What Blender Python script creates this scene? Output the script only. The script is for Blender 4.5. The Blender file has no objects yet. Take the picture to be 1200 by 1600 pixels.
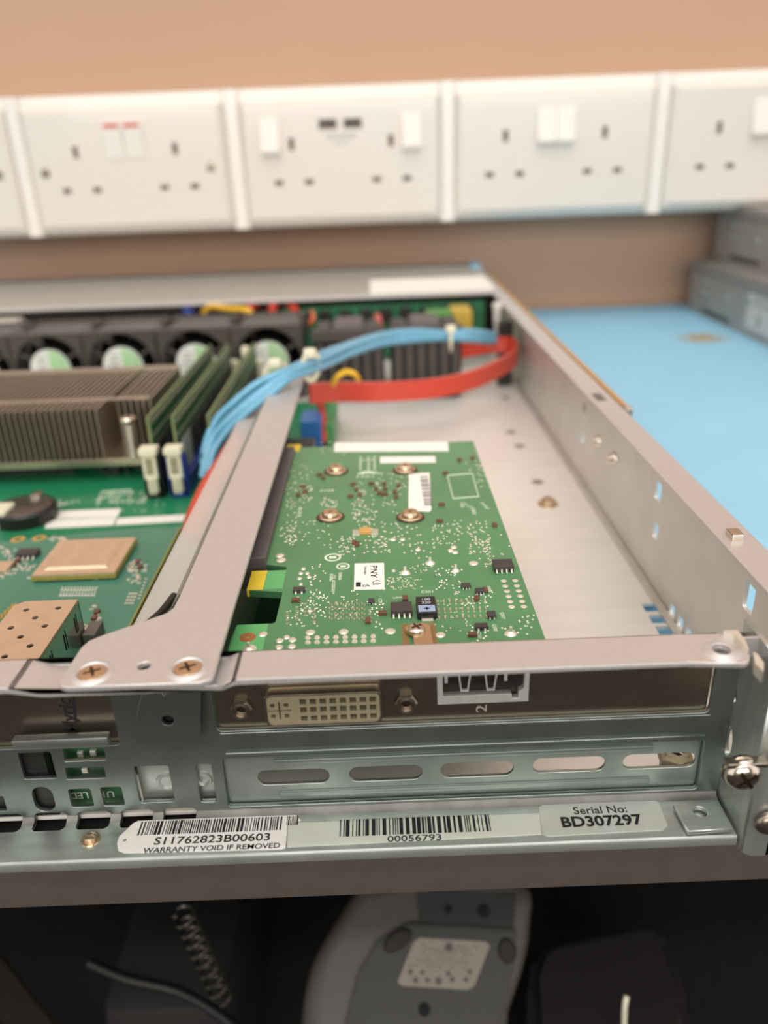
import bpy, bmesh, math, random
from mathutils import Matrix, Vector
random.seed(7)
SC = 0.001                       # everything below is written in millimetres
scene = bpy.context.scene
COL = scene.collection

# ---------------------------------------------------------------- camera
F = 1230.0
PITCH = math.atan(550 / F)
ROLL = math.radians(2.2)
CAM = Vector((0.0, -122.5, 121.0))
cam_d = bpy.data.cameras.new('camera')
cam_d.sensor_fit = 'VERTICAL'
cam_d.sensor_height = 24.0
cam_d.sensor_width = 18.0
cam_d.lens = 24.0 * F / 1600
cam_d.clip_start = 0.005
cam_d.clip_end = 50
cam_d.dof.use_dof = True
cam_d.dof.focus_distance = 0.168
cam_d.dof.aperture_fstop = 7.2
cam_d.dof.aperture_blades = 0
cam = bpy.data.objects.new('camera', cam_d)
COL.objects.link(cam)
cam.matrix_world = Matrix.Translation(CAM * SC) @ Matrix.Rotation(math.pi / 2 - PITCH, 4, 'X') @ Matrix.Rotation(-ROLL, 4, 'Z')
scene.camera = cam

# ---------------------------------------------------------------- world, lights, exposure
w = bpy.data.worlds.new('world')
scene.world = w
w.use_nodes = True
wn = w.node_tree.nodes
bg = wn['Background']
bg.inputs[0].default_value = (1.0, 0.94, 0.88, 1)
bg.inputs[1].default_value = 0.88
scene.view_settings.view_transform = 'Standard'
scene.view_settings.look = 'None'
scene.view_settings.gamma = 1
scene.view_settings.use_curve_mapping = False
scene.view_settings.exposure = 0.40


def area(name, loc, sx, sy, power, color, rot=(0, 0, 0)):
    l = bpy.data.lights.new(name, 'AREA')
    l.shape = 'RECTANGLE'
    l.size = sx * SC
    l.size_y = sy * SC
    l.energy = power
    l.color = color
    o = bpy.data.objects.new(name, l)
    o.location = Vector(loc) * SC
    o.rotation_euler = rot
    COL.objects.link(o)
    return o


area('ceiling_lamp', (100, -120, 1650), 1500, 160, 5, (1.0, 0.95, 0.89))
area('ceiling_lamp', (-100, -1150, 1650), 1500, 160, 8, (1.0, 0.95, 0.89))
area('rear_fill_light', (0, -2380, 760), 2400, 900, 31, (1.0, 0.94, 0.88), (math.pi / 2, 0, 0))  # added frontal fill behind the camera, not an actual window


# ---------------------------------------------------------------- pixel -> world on a known plane
def P(px, py, x=None, y=None, z=None):
    u, v = px - 600.0, py - 800.0
    c, s = math.cos(ROLL), math.sin(ROLL)
    a, b = u * c - v * s, u * s + v * c
    d = Vector((a, F * math.cos(PITCH) - b * math.sin(PITCH), -(F * math.sin(PITCH) + b * math.cos(PITCH))))
    if z is not None:
        t = (z - CAM.z) / d.z
    elif y is not None:
        t = (y - CAM.y) / d.y
    else:
        t = x / d.x
    return CAM + d * t


def PL(pts, u, v, **k):
    out = []
    for a, b in pts:
        q = P(a, b, **k)
        out.append((getattr(q, u), getattr(q, v)))
    return out


# ---------------------------------------------------------------- materials
def lin(c):
    return tuple(((v / 255) / 12.92 if v <= 10 else (((v / 255) + 0.055) / 1.055) ** 2.4) for v in c)


MATS = {}


def mat(name, rgb, metal=0.0, rough=0.5, var=0.06, scale=400.0, stretch=(1, 1, 1), bump=0.0, coat=0.0, trans=0.0, alpha=1.0, spec=0.5, rgb2=None, mix_scale=None, emis=None):
    if name in MATS:
        return MATS[name]
    m = bpy.data.materials.new(name)
    m.use_nodes = True
    nt = m.node_tree
    n = nt.nodes
    b = n['Principled BSDF']
    tc = n.new('ShaderNodeTexCoord')
    mp = n.new('ShaderNodeMapping')
    mp.inputs['Scale'].default_value = stretch
    nz = n.new('ShaderNodeTexNoise')
    nz.inputs['Scale'].default_value = scale
    nz.inputs['Detail'].default_value = 4
    nt.links.new(tc.outputs['Object'], mp.inputs[0])
    nt.links.new(mp.outputs[0], nz.inputs['Vector'])
    cr = n.new('ShaderNodeValToRGB')
    c = lin(rgb)
    cr.color_ramp.elements[0].position = 0.3
    cr.color_ramp.elements[1].position = 0.7
    if rgb2:
        c2 = lin(rgb2)
        cr.color_ramp.elements[0].color = (*c, 1)
        cr.color_ramp.elements[1].color = (*c2, 1)
        if mix_scale:
            nz.inputs['Scale'].default_value = mix_scale
    else:
        cr.color_ramp.elements[0].color = (*[v * (1 - var) for v in c], 1)
        cr.color_ramp.elements[1].color = (*[min(1, v * (1 + var)) for v in c], 1)
    nt.links.new(nz.outputs['Fac'], cr.inputs[0])
    nt.links.new(cr.outputs[0], b.inputs['Base Color'])
    b.inputs['Metallic'].default_value = metal
    b.inputs['Roughness'].default_value = rough
    b.inputs['Specular IOR Level'].default_value = spec
    b.inputs['Coat Weight'].default_value = coat
    b.inputs['Transmission Weight'].default_value = trans
    b.inputs['Alpha'].default_value = alpha
    if bump:
        bp = n.new('ShaderNodeBump')
        bp.inputs['Strength'].default_value = bump
        bp.inputs['Distance'].default_value = 0.0002
        nt.links.new(nz.outputs['Fac'], bp.inputs['Height'])
        nt.links.new(bp.outputs[0], b.inputs['Normal'])
    if emis:
        b.inputs['Emission Color'].default_value = (*lin(emis[0]), 1)
        b.inputs['Emission Strength'].default_value = emis[1]
    MATS[name] = m
    return m


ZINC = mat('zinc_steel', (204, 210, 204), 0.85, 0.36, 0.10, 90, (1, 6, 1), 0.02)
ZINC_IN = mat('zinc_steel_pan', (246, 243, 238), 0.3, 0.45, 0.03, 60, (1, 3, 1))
PANELZ = mat('shaded_panel_zinc', (134, 142, 140), 0.88, 0.34, 0.12, 90, (1, 6, 1), 0.02)  # darker copy of the zinc; the panel's shade is put into its colour
BENDZ = mat('dimmed_bend_zinc', (128, 128, 124), 0.5, 0.6, 0.25, 160)  # duller, darker zinc; tones down the bend's highlight through colour
ALU = mat('brushed_steel', (212, 209, 208), 0.65, 0.42, 0.03, 900, (1, 1, 1), 0.05)
WALLST = mat('side_steel', (218, 216, 210), 0.6, 0.45, 0.06, 60, (3, 1, 1))
NICKEL = mat('nickel_bracket', (150, 140, 125), 0.95, 0.28, 0.08, 120, (1, 1, 4))
NICKEL_B = mat('nickel_bright', (222, 212, 198), 1.0, 0.18, 0.05, 300)
BRASSY = mat('warm_nickel', (214, 190, 160), 0.9, 0.25, 0.06, 300)
TANMETAL = mat('tan_cage_metal', (228, 204, 178), 0.75, 0.4, 0.05, 300)
GPUG = mat('card_green', (74, 128, 86), 0.0, 0.32, 0.1, 500, rgb2=(84, 140, 96), mix_scale=60, coat=0.15)
GPUG_L = mat('card_green_light', (96, 176, 110), 0.0, 0.35, 0.05)
NETG = mat('network_card_green', (60, 120, 100), 0.0, 0.35, 0.08, rgb2=(70, 130, 110), mix_scale=50, coat=0.15)
MOBO = mat('motherboard_green', (28, 122, 82), 0.0, 0.35, 0.08, rgb2=(38, 132, 92), mix_scale=40, coat=0.1)
DARKG = mat('dark_green_board', (42, 84, 54), 0.0, 0.45, 0.1, rgb2=(54, 98, 66), mix_scale=120)
FR4 = mat('bare_laminate_yellow', (232, 202, 62), 0.0, 0.5, 0.06)
FR4E = mat('laminate_edge', (158, 148, 74), 0.0, 0.55, 0.1)
BLACKP = mat('black_plastic', (30, 28, 28), 0.0, 0.38, 0.1)
FANP = mat('fan_plastic', (74, 68, 65), 0.0, 0.35, 0.1)
DARKP = mat('brown_black_plastic', (92, 84, 86), 0.0, 0.45, 0.05)
CHIPM = mat('chip_epoxy', (62, 56, 58), 0.0, 0.45, 0.08)
TIN = mat('solder_tin', (236, 232, 218), 0.55, 0.28, 0.05)
SILK = mat('silkscreen_white', (214, 226, 204), 0.0, 0.6, 0.04)
GOLD = mat('gold_pad', (226, 196, 112), 0.8, 0.3, 0.05)
COPPER = mat('copper_pad', (190, 124, 82), 0.5, 0.4, 0.05)
PAPER = mat('white_label_paper', (240, 238, 232), 0.0, 0.55, 0.02)
PAPER_G = mat('clear_label_film', (206, 212, 204), 0.35, 0.35, 0.03)
INK = mat('black_ink', (22, 22, 24), 0.0, 0.6, 0.1)
INKB = mat('faint_ink', (138, 138, 138), 0.0, 0.6, 0.05)
WPL = mat('white_plastic', (232, 228, 221), 0.0, 0.28, 0.02, coat=0.2)
CREAM = mat('cream_nylon', (226, 222, 196), 0.0, 0.4, 0.04)
BLUEC = mat('clear_blue_cable', (120, 192, 226), 0.0, 0.2, 0.08, coat=0.4, trans=0.25)
REDC = mat('red_cable', (206, 70, 52), 0.0, 0.35, 0.05, coat=0.2)
YELC = mat('yellow_wire', (232, 182, 40), 0.0, 0.4, 0.05)
BLUES = mat('blue_slot_plastic', (44, 66, 150), 0.0, 0.4, 0.05)
FINM = mat('fin_metal', (190, 174, 158), 0.85, 0.35, 0.08, 300)
MATBLUE = mat('blue_bench_laminate', (150, 206, 236), 0.0, 0.5, 0.02, 30)
EDGEG = mat('grey_brown_edging', (84, 76, 70), 0.0, 0.6, 0.1, 200)
CREAMPIN = mat('connector_beige', (140, 131, 106), 0.0, 0.5, 0.04)
RUSTY = mat('tan_film', (206, 158, 96), 0.3, 0.4, 0.08)
GREYCASE = mat('grey_painted_steel', (176, 174, 168), 0.6, 0.5, 0.08, 80)
DEVG = mat('shaded_light_grey', (74, 71, 68), 0.0, 0.5, 0.05, 200)  # light grey casing darkened; under-bench shade is in the colour
DEVD = mat('shaded_mid_grey', (42, 42, 39), 0.0, 0.55, 0.05, 200)  # likewise darkened to carry the shade under the bench
VDARK = mat('under_bench_shade', (17, 15, 14), 0.0, 0.9, 0.3, 200)  # near-black bench panels and shelf; the darkness below is painted in
RUBBER = mat('black_rubber', (34, 32, 31), 0.0, 0.8, 0.1)
HOLE = mat('hole_dark', (12, 11, 11), 0.0, 0.9, 0.1)
REDMARK = mat('red_mark', (196, 60, 50), 0.0, 0.4, 0.05)

# ---------------------------------------------------------------- geometry helpers
WM = {}


def new_bm():
    return bmesh.new()


def link_mesh(name, bm, m, parent=None, smooth=False, kind=None):
    for v in bm.verts:
        v.co *= SC
    if parent is not None:
        inv = WM[parent.name].inverted()
        bm.transform(inv)
    bm.normal_update()
    me = bpy.data.meshes.new(name)
    bm.to_mesh(me)
    bm.free()
    for mm in (m if isinstance(m, (list, tuple)) else [m]):
        me.materials.append(mm)
    if smooth:
        for p in me.polygons:
            p.use_smooth = True
        try:
            me.set_sharp_from_angle(angle=math.radians(38))
        except Exception:
            pass
    o = bpy.data.objects.new(name, me)
    COL.objects.link(o)
    if parent is not None:
        o.parent = parent
        WM[o.name] = WM[parent.name].copy()
    else:
        WM[o.name] = Matrix.Identity(4)
    if kind:
        o['kind'] = kind
    return o


def centre(o):
    """put the origin of a childless top-level mesh at the middle of its base"""
    me = o.data
    xs = [v.co.x for v in me.vertices]; ys = [v.co.y for v in me.vertices]; zs = [v.co.z for v in me.vertices]
    c = Vector(((min(xs) + max(xs)) / 2, (min(ys) + max(ys)) / 2, min(zs)))
    me.transform(Matrix.Translation(-c))
    o.location = c
    return o


def tag(o, label, cat, group=None, kind=None):
    o['label'] = label
    o['category'] = cat
    if group:
        o['group'] = group
    if kind:
        o['kind'] = kind
    if o.type == 'MESH' and len(o.children) == 0 and o.parent is None:
        centre(o)
    return o


def struct(o):
    o['kind'] = 'structure'
    return o


def thing(name, label, cat, loc=(0, 0, 0), rot=None, group=None):
    o = bpy.data.objects.new(name, None)
    o.empty_display_size = 0.01
    COL.objects.link(o)
    M = Matrix.Translation(Vector(loc) * SC)
    if rot is not None:
        M = M @ rot.to_4x4()
    o.matrix_world = M
    WM[o.name] = M
    o['label'] = label
    o['category'] = cat
    if group:
        o['group'] = group
    return o


def box(bm, x0, x1, y0, y1, z0, z1, bev=0.0, M=None):
    r = bmesh.ops.create_cube(bm, size=1.0)
    vs = r['verts']
    for v in vs:
        v.co = Vector((x0 + (v.co.x + .5) * (x1 - x0), y0 + (v.co.y + .5) * (y1 - y0), z0 + (v.co.z + .5) * (z1 - z0)))
    if bev > 0:
        es = list({e for v in vs for e in v.link_edges})
        rr = bmesh.ops.bevel(bm, geom=es, offset=bev, segments=2, profile=0.5, affect='EDGES')
        vs = rr['verts']
        vs = list({v for f in rr['faces'] for v in f.verts})
        # include every vertex of the island
        seen = set(vs); st = list(vs)
        while st:
            a = st.pop()
            for e in a.link_edges:
                b = e.other_vert(a)
                if b not in seen:
                    seen.add(b); st.append(b)
        vs = list(seen)
    if M is not None:
        for v in vs:
            v.co = M @ v.co
    return vs


def prism(bm, pts, w0, w1, M=None):
    """polygon (u,v) extruded w0..w1 along local z"""
    M = M or Matrix.Identity(4)
    a = [bm.verts.new(M @ Vector((u, v, w0))) for u, v in pts]
    b = [bm.verts.new(M @ Vector((u, v, w1))) for u, v in pts]
    n = len(pts)
    fs = [bm.faces.new(a[::-1]), bm.faces.new(b)]
    for i in range(n):
        fs.append(bm.faces.new((a[i], a[(i + 1) % n], b[(i + 1) % n], b[i])))
    bmesh.ops.recalc_face_normals(bm, faces=fs)
    return a + b


def lathe(bm, prof, seg=20, M=None):
    """profile [(r,h)] revolved about local z"""
    M = M or Matrix.Identity(4)
    rings = []
    for r, h in prof:
        if r < 1e-6:
            rings.append([bm.verts.new(M @ Vector((0, 0, h)))])
        else:
            rings.append([bm.verts.new(M @ Vector((r * math.cos(2 * math.pi * i / seg), r * math.sin(2 * math.pi * i / seg), h))) for i in range(seg)])
    fs = []
    for a, b in zip(rings[:-1], rings[1:]):
        for i in range(seg):
            j = (i + 1) % seg
            if len(a) == 1 and len(b) == 1:
                continue
            if len(a) == 1:
                fs.append(bm.faces.new((a[0], b[i], b[j])))
            elif len(b) == 1:
                fs.append(bm.faces.new((a[i], a[j], b[0])))
            else:
                fs.append(bm.faces.new((a[i], a[j], b[j], b[i])))
    bmesh.ops.recalc_face_normals(bm, faces=fs)


def smooth_path(pts, k=6):
    pts = [Vector(p) for p in pts]
    out = []
    n = len(pts)
    for i in range(n - 1):
        p0 = pts[max(i - 1, 0)]; p1 = pts[i]; p2 = pts[i + 1]; p3 = pts[min(i + 2, n - 1)]
        for j in range(k):
            t = j / k
            out.append(0.5 * ((2 * p1) + (p2 - p0) * t + (2 * p0 - 5 * p1 + 4 * p2 - p3) * t * t + (3 * p1 - p0 - 3 * p2 + p3) * t ** 3))
    out.append(pts[-1])
    return out


def sweep(bm, path, shape, up=Vector((0, 0, 1))):
    """sweep a closed (u,v) shape along a path; v is kept near 'up'"""
    rings = []
    n = len(path)
    for i, p in enumerate(path):
        d = (path[min(i + 1, n - 1)] - path[max(i - 1, 0)]).normalized()
        s = d.cross(up)
        if s.length < 1e-4:
            s = Vector((1, 0, 0))
        s.normalize()
        t = s.cross(d).normalized()
        rings.append([bm.verts.new(p + s * u + t * v) for u, v in shape])
    fs = []
    m = len(shape)
    for a, b in zip(rings[:-1], rings[1:]):
        for i in range(m):
            fs.append(bm.faces.new((a[i], a[(i + 1) % m], b[(i + 1) % m], b[i])))
    fs.append(bm.faces.new(rings[0]))
    fs.append(bm.faces.new(rings[-1][::-1]))
    bmesh.ops.recalc_face_normals(bm, faces=fs)


def circ(r, n=10, ry=None):
    ry = r if ry is None else ry
    return [(r * math.cos(2 * math.pi * i / n), ry * math.sin(2 * math.pi * i / n)) for i in range(n)]


def tube(bm, pts, r, n=10, k=6, up=Vector((0, 0, 1))):
    sweep(bm, smooth_path(pts, k), circ(r, n), up)


def rrect(x0, x1, y0, y1, r, n=4):
    r = min(r, abs(x1 - x0) / 2 - 1e-4, abs(y1 - y0) / 2 - 1e-4)
    out = []
    for cx, cy, a0 in ((x1 - r, y1 - r, 0), (x0 + r, y1 - r, 90), (x0 + r, y0 + r, 180), (x1 - r, y0 + r, 270)):
        for i in range(n + 1):
            a = math.radians(a0 + 90 * i / n)
            out.append((cx + r * math.cos(a), cy + r * math.sin(a)))
    return out


def circle(cx, cy, r, n=20, ry=None):
    return [(cx + a, cy + b) for a, b in circ(r, n, ry)]


def XZ(y):  # u->x, v->z, w->-y
    return Matrix(((1, 0, 0, 0), (0, 0, -1, y), (0, 1, 0, 0), (0, 0, 0, 1)))


def YZ(x):  # u->y, v->z, w->x
    return Matrix(((0, 0, 1, x), (1, 0, 0, 0), (0, 1, 0, 0), (0, 0, 0, 1)))


def XY(z):
    return Matrix.Translation((0, 0, z))


def curve_mesh(cu, M, bm):
    o = bpy.data.objects.new('tmp', cu)
    COL.objects.link(o)
    dg = bpy.context.evaluated_depsgraph_get()
    dg.update()
    me = bpy.data.meshes.new_from_object(o.evaluated_get(dg))
    me.transform(M)
    bm.from_mesh(me)
    bpy.data.objects.remove(o)
    bpy.data.curves.remove(cu)
    bpy.data.meshes.remove(me)


def plate(bm, loops, t, M, bev=0.0):
    """sheet with holes: first loop is the outline; thickness t, centred on the plane of M"""
    cu = bpy.data.curves.new('c', 'CURVE')
    cu.dimensions = '2D'
    cu.fill_mode = 'BOTH'
    cu.extrude = max(t / 2 - bev, 0.0001)
    cu.bevel_depth = bev
    cu.bevel_resolution = 1
    if bev:
        cu.offset = -bev
    for lp in loops:
        s = cu.splines.new('POLY')
        s.points.add(len(lp) - 1)
        for i, (u, v) in enumerate(lp):
            s.points[i].co = (u, v, 0, 1)
        s.use_cyclic_u = True
    curve_mesh(cu, M, bm)


def text(bm, s, size, M, bold=0.0, ext=0.012, align='CENTER', shear=0.0, sx=1.0, space=1.0):
    cu = bpy.data.curves.new('t', 'FONT')
    cu.body = s
    cu.size = size
    cu.extrude = ext
    cu.offset = bold
    cu.align_x = align
    cu.align_y = 'CENTER'
    cu.shear = shear
    cu.space_character = space
    cu.resolution_u = 3
    curve_mesh(cu, M @ Matrix.Diagonal((sx, 1, 1, 1)), bm)


def flat(cx, cy, z, ang=0.0):
    return Matrix.Translation((cx, cy, z)) @ Matrix.Rotation(math.radians(ang), 4, 'Z')


def barcode(bm, x0, x1, y0, y1, z, M=None, seed=1, wmin=.18, wmax=.55):
    rnd = random.Random(seed)
    x = x0
    while x < x1:
        wd = rnd.choice((wmin, wmin, wmax * .6, wmax))
        if x + wd > x1:
            break
        box(bm, x, x + wd, y0, y1, z, z + 0.03, M=M)
        x += wd + rnd.choice((wmin, wmin, wmax * .7))


def copy_part(o, parent, offs, name=None):
    c = o.copy()
    COL.objects.link(c)
    c.parent = parent
    c.location = o.location + Vector(offs) * SC
    return c


# screw head: part + cross recess as sub-part
def screw(parent, loc, r, h, m, axis='Z', name='screw', washer=0.0, hex_=False, recess=True, pan=False, tilt=20):
    A = {'Z': Matrix.Identity(4), 'Y': Matrix.Rotation(math.pi / 2, 4, 'X'), 'X': Matrix.Rotation(-math.pi / 2, 4, 'Y')}[axis]
    M = Matrix.Translation(loc) @ A @ Matrix.Rotation(math.radians(tilt), 4, 'Z')
    bm = new_bm()
    if pan:
        prof = [(0, h), (r * .35, h * .98), (r * .7, h * .82), (r * .93, h * .5), (r, h * .2), (r * .97, 0), (0, 0)]
    else:
        prof = [(0, h), (r * .8, h * .96), (r * .96, h * .7), (r, h * .3), (r * .9, 0), (0, 0)]
    lathe(bm, prof, 24, M)
    if washer:
        lathe(bm, [(washer, -.0), (washer, -h * .28), (0, -h * .28)], 6 if hex_ else 24, M)
        lathe(bm, [(0, .02), (washer, .02), (washer, -h * .2)], 6 if hex_ else 24, M)
    s = link_mesh(name, bm, m, parent, True)
    if recess:
        bm = new_bm()
        k = r * .62
        for a in (0, 90):
            R = M @ Matrix.Rotation(math.radians(a), 4, 'Z')
            box(bm, -k, k, -r * .11, r * .11, h * .55, h * 1.02, 0, R)
        lathe(bm, [(0, h * 1.03), (r * .22, h * 1.03), (r * .22, h * .5)], 10, M)
        link_mesh('cross_recess', bm, mat('recess_dark', (70, 58, 44), 0.8, 0.3, 0.2), s)
    return s


def chip(parent, px, py, w, d, h, z, pins=0, name='chip', m=None, pz=None, rot=0, pin_far=True):
    q = P(px, py, z=z + h)
    M = flat(q.x, q.y, z, rot)
    bm = new_bm()
    box(bm, -w / 2, w / 2, -d / 2, d / 2, 0.08, h, 0.08, M)
    c = link_mesh(name, bm, m or CHIPM, parent)
    if pins:
        bm = new_bm()
        for i in range(pins):
            x = -w / 2 + (i + .5) * w / pins
            pw = w / pins * .3
            for sg in (-1, 1):
                y0, y1 = sorted((sg * d / 2, sg * (d / 2 + .22 * w)))
                box(bm, x - pw / 2, x + pw / 2, min(y0, y1), max(y0, y1), h * .1, h * .22, 0, M)
                ya, yb = sorted((sg * (d / 2 - .02), sg * (d / 2 + .3)))
                box(bm, x - pw / 2, x + pw / 2, ya, yb, h * .1, h * .55, 0, M)
        link_mesh('chip_pins', bm, TIN, c)
    return c


def pads(bm, pts, w, d, z, h=.12):
    for a in pts:
        q = P(a[0], a[1], z=z)
        ww = a[2] if len(a) > 2 else w
        dd = a[3] if len(a) > 3 else d
        box(bm, q.x - ww / 2, q.x + ww / 2, q.y - dd / 2, q.y + dd / 2, z - .01, z + h)


def dots(bm, pts, r, z, h=.1, n=10):
    for a in pts:
        q = P(a[0], a[1], z=z)
        rr = a[2] if len(a) > 2 else r
        lathe(bm, [(0, h), (rr * .7, h * .9), (rr, 0)], n, Matrix.Translation((q.x, q.y, z)))


def scatter(rnd, cx, cy, rx, ry, n):
    return [(cx + rnd.uniform(-rx, rx), cy + rnd.uniform(-ry, ry)) for _ in range(n)]


# ================================================================ SETTING
TZ = -3.0            # bench surface
bm = new_bm()
box(bm, -2500, 2500, 585, 640, -760, 2000)
wall_m = mat('beige_paint', (184, 150, 126), 0.0, 0.75, 0.02, 8, bump=0.05)
struct(link_mesh('wall_back', bm, wall_m))
bm = new_bm()
box(bm, -2500, 2500, -2500, 640, -780, -760)
struct(link_mesh('floor', bm, mat('dark_carpet', (40, 36, 33), 0, 0.95, 0.2, 300, bump=.3)))
bm = new_bm()
box(bm, -2500, 2500, -2520, -2500, -760, 2000)
struct(link_mesh('wall_rear', bm, mat('rear_wall_paint', (104, 100, 92), 0, 0.8, 0.03, 8)))

# bench: blue top, grey-brown edging, underside frame darkened as painted shade
bench = thing('workbench', 'workbench with pale blue top and grey-brown front edge under the open server', 'workbench', (0, 300, -760))
nt_m = MATBLUE
# brown stain of its own shape on the blue top
nt = nt_m.node_tree
geo = nt.nodes.new('ShaderNodeTexCoord')
st = P(1098, 528, z=TZ)
mp = nt.nodes.new('ShaderNodeMapping')
mp.vector_type = 'POINT'
mp.inputs['Location'].default_value = (-st.x * SC / .024, -(st.y - 300) * SC / .024, 0)
mp.inputs['Scale'].default_value = (1 / .024, 1 / .024, 0)
nz = nt.nodes.new('ShaderNodeTexNoise'); nz.inputs['Scale'].default_value = 160
vm = nt.nodes.new('ShaderNodeVectorMath'); vm.operation = 'LENGTH'
ma = nt.nodes.new('ShaderNodeMath'); ma.operation = 'MULTIPLY_ADD'; ma.inputs[1].default_value = 1.1; ma.inputs[2].default_value = -.5
ad = nt.nodes.new('ShaderNodeMath'); ad.operation = 'ADD'
rp = nt.nodes.new('ShaderNodeValToRGB')
rp.color_ramp.elements[0].position = .25; rp.color_ramp.elements[0].color = (.95, .95, .95, 1)
rp.color_ramp.elements[1].position = .95; rp.color_ramp.elements[1].color = (0, 0, 0, 1)
mx = nt.nodes.new('ShaderNodeMix'); mx.data_type = 'RGBA'
bs = nt.nodes['Principled BSDF']
old = bs.inputs['Base Color'].links[0].from_socket
nt.links.new(geo.outputs['Object'], mp.inputs[0]); nt.links.new(mp.outputs[0], vm.inputs[0])
nt.links.new(geo.outputs['Object'], nz.inputs['Vector'])
nt.links.new(nz.outputs['Fac'], ma.inputs[0]); nt.links.new(vm.outputs['Value'], ad.inputs[0]); nt.links.new(ma.outputs[0], ad.inputs[1])
nt.links.new(ad.outputs[0], rp.inputs[0]); nt.links.new(rp.outputs[0], mx.inputs['Factor'])
nt.links.new(old, mx.inputs['A']); mx.inputs['B'].default_value = (*lin((176, 150, 96)), 1)
nt.links.new(mx.outputs['Result'], bs.inputs['Base Color'])

bm = new_bm(); box(bm, -900, 900, 2.0, 577, TZ - 2, TZ)
link_mesh('blue_top', bm, MATBLUE, bench)
bm = new_bm(); box(bm, -900, 900, 2.5, 577, TZ - 22, TZ - 2)
link_mesh('core_board', bm, mat('chipboard', (70, 60, 52), 0, .9, .2), bench)
bm = new_bm(); box(bm, -900, 900, 0.3, 2.6, TZ - 22.5, TZ - .3, .8)
link_mesh('front_edging', bm, EDGEG, bench, True)
for sx in (-880, 860):
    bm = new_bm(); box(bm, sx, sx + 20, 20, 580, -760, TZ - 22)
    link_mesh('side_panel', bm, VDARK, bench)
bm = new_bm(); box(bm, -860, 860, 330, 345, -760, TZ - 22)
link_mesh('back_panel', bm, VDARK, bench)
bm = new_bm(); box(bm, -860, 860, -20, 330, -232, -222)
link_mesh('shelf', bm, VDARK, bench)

# ================================================================ SERVER CHASSIS
ch = thing('server_chassis', 'open zinc-plated rack server chassis without its lid, rear side toward the viewer', 'computer case', (-135, 250, -2))
XL, XR = -350, 80
# floor pan with louvre openings along the right wall
louv = []
for (a, b) in ((1047, 948), (1060, 966), (1072, 984)):
    q = P(a, b, z=0)
    louv.append(rrect(74.0, 79.0, q.y - 2.2, q.y + 2.2, .3, 1))
bm = new_bm()
plate(bm, [[(XL, 1.2), (XR, 1.2), (XR, 524), (XL, 524)]] + louv, 1.0, XY(-.5))
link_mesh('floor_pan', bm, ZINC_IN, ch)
# front part of the pan turned out to the rear edge (rear flange with labels)
NOT = []
for xa, xb in ((-16, 37), (52, 105), (119, 172), (186, 238), (252, 305)):
    NOT.append((P(xa, 1290, z=0).x, P(xb, 1284, z=0).x))
ND = P(80, 1298, z=0).y
bm = new_bm()
ol_ = [(XL, -10.4), (65.5, -10.4), (65.5, 0)]
for xa, xb in NOT[::-1]:
    ol_ += [(xb, 0), (xb, ND + .7), (xb - .7, ND), (xa + .7, ND), (xa, ND + .7), (xa, 0)]
ol_ += [(XL, 0)]
plate(bm, [ol_], 1.0, XY(-.5))
link_mesh('rear_flange', bm, ZINC, ch)
bm = new_bm()
prism(bm, [(-10.3, 0), (-10.7, -.15), (-10.9, -.6), (-10.9, -2.2), (-10.2, -2.2), (-10.2, -1.0)], XL, 65.5, YZ(0))
link_mesh('flange_lip', bm, ZINC, ch, True)
bm = new_bm()
xa = XL
for n0, n1 in NOT + [(65.5, 66)]:
    prism(bm, [(0.2, 1.2), (-.15, 1.1), (-.5, .45), (-1.3, .05), (-1.3, -.4), (.2, -.4)], xa, n0, YZ(0))
    xa = n1
link_mesh('flange_bend', bm, BENDZ, ch, True)
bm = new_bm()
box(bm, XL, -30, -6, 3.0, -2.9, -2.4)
link_mesh('slot_shade_backing', bm, HOLE, ch)  # added dark sheet, stands for shade below the flange slots


# rear panel (plane y=0..1) with cut-outs measured on the plane
def zx(pts):
    return PL(pts, 'x', 'z', y=0)


def quad(x0, y0, x1, y1, r=.4):
    a = P(x0, y0, y=0); b = P(x1, y1, y=0); c = P(x0, y1, y=0); d = P(x1, y0, y=0)
    return rrect(min((a.x + c.x) / 2, (b.x + d.x) / 2), max((a.x + c.x) / 2, (b.x + d.x) / 2), (b.z + c.z) / 2, (a.z + d.z) / 2, r)


UP = (-34.0, 61.5, 21.0, 37.8)
LO = (-34.0, 61.6, 1.7, 14.2)
holes = [rrect(*UP, 1.2), rrect(*LO, .8)]
NETW = (-120, -53.2, 18.6, 37.8)
holes.append(rrect(*NETW, .8))
holes += [quad(32, 1176, 84, 1217, .3), quad(98, 1169, 164, 1189, .3), quad(102, 1199, 164, 1217, .3), quad(52, 1230, 84, 1268, 1.9),
          quad(109, 1233, 144, 1261, .5), quad(159, 1230, 192, 1259, .5), quad(213, 1197, 268, 1254, .6), quad(309, 1194, 334, 1253, .5),
          quad(-30, 1245, 8, 1268, .3)]
xs = -125
while xs > -345:
    holes.append(rrect(xs - 8, xs, 4, 34, 1)); xs -= 12
bm = new_bm()
pol = [(XL, -.6)]
for xa, xb in NOT:
    pol += [(xa, -.6), (xa, 1.3), (xa + .7, 1.9), (xb - .7, 1.9), (xb, 1.3), (xb, -.6)]
pol += [(66, -.6), (66, 38.5), (XL, 38.5)]
plate(bm, [pol] + holes, 1.0, XZ(.5), .12)
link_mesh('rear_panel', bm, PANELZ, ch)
# pressed rim around the upper window and raised step above the lower one
bm = new_bm()
box(bm, -33, 61.5, -.5, 0.1, 15.2, 16.0, .25)
box(bm, -33.5, 61.8, -.35, 0.1, 20.2, 20.8, .2)
link_mesh('pressed_rib', bm, PANELZ, ch)

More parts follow.
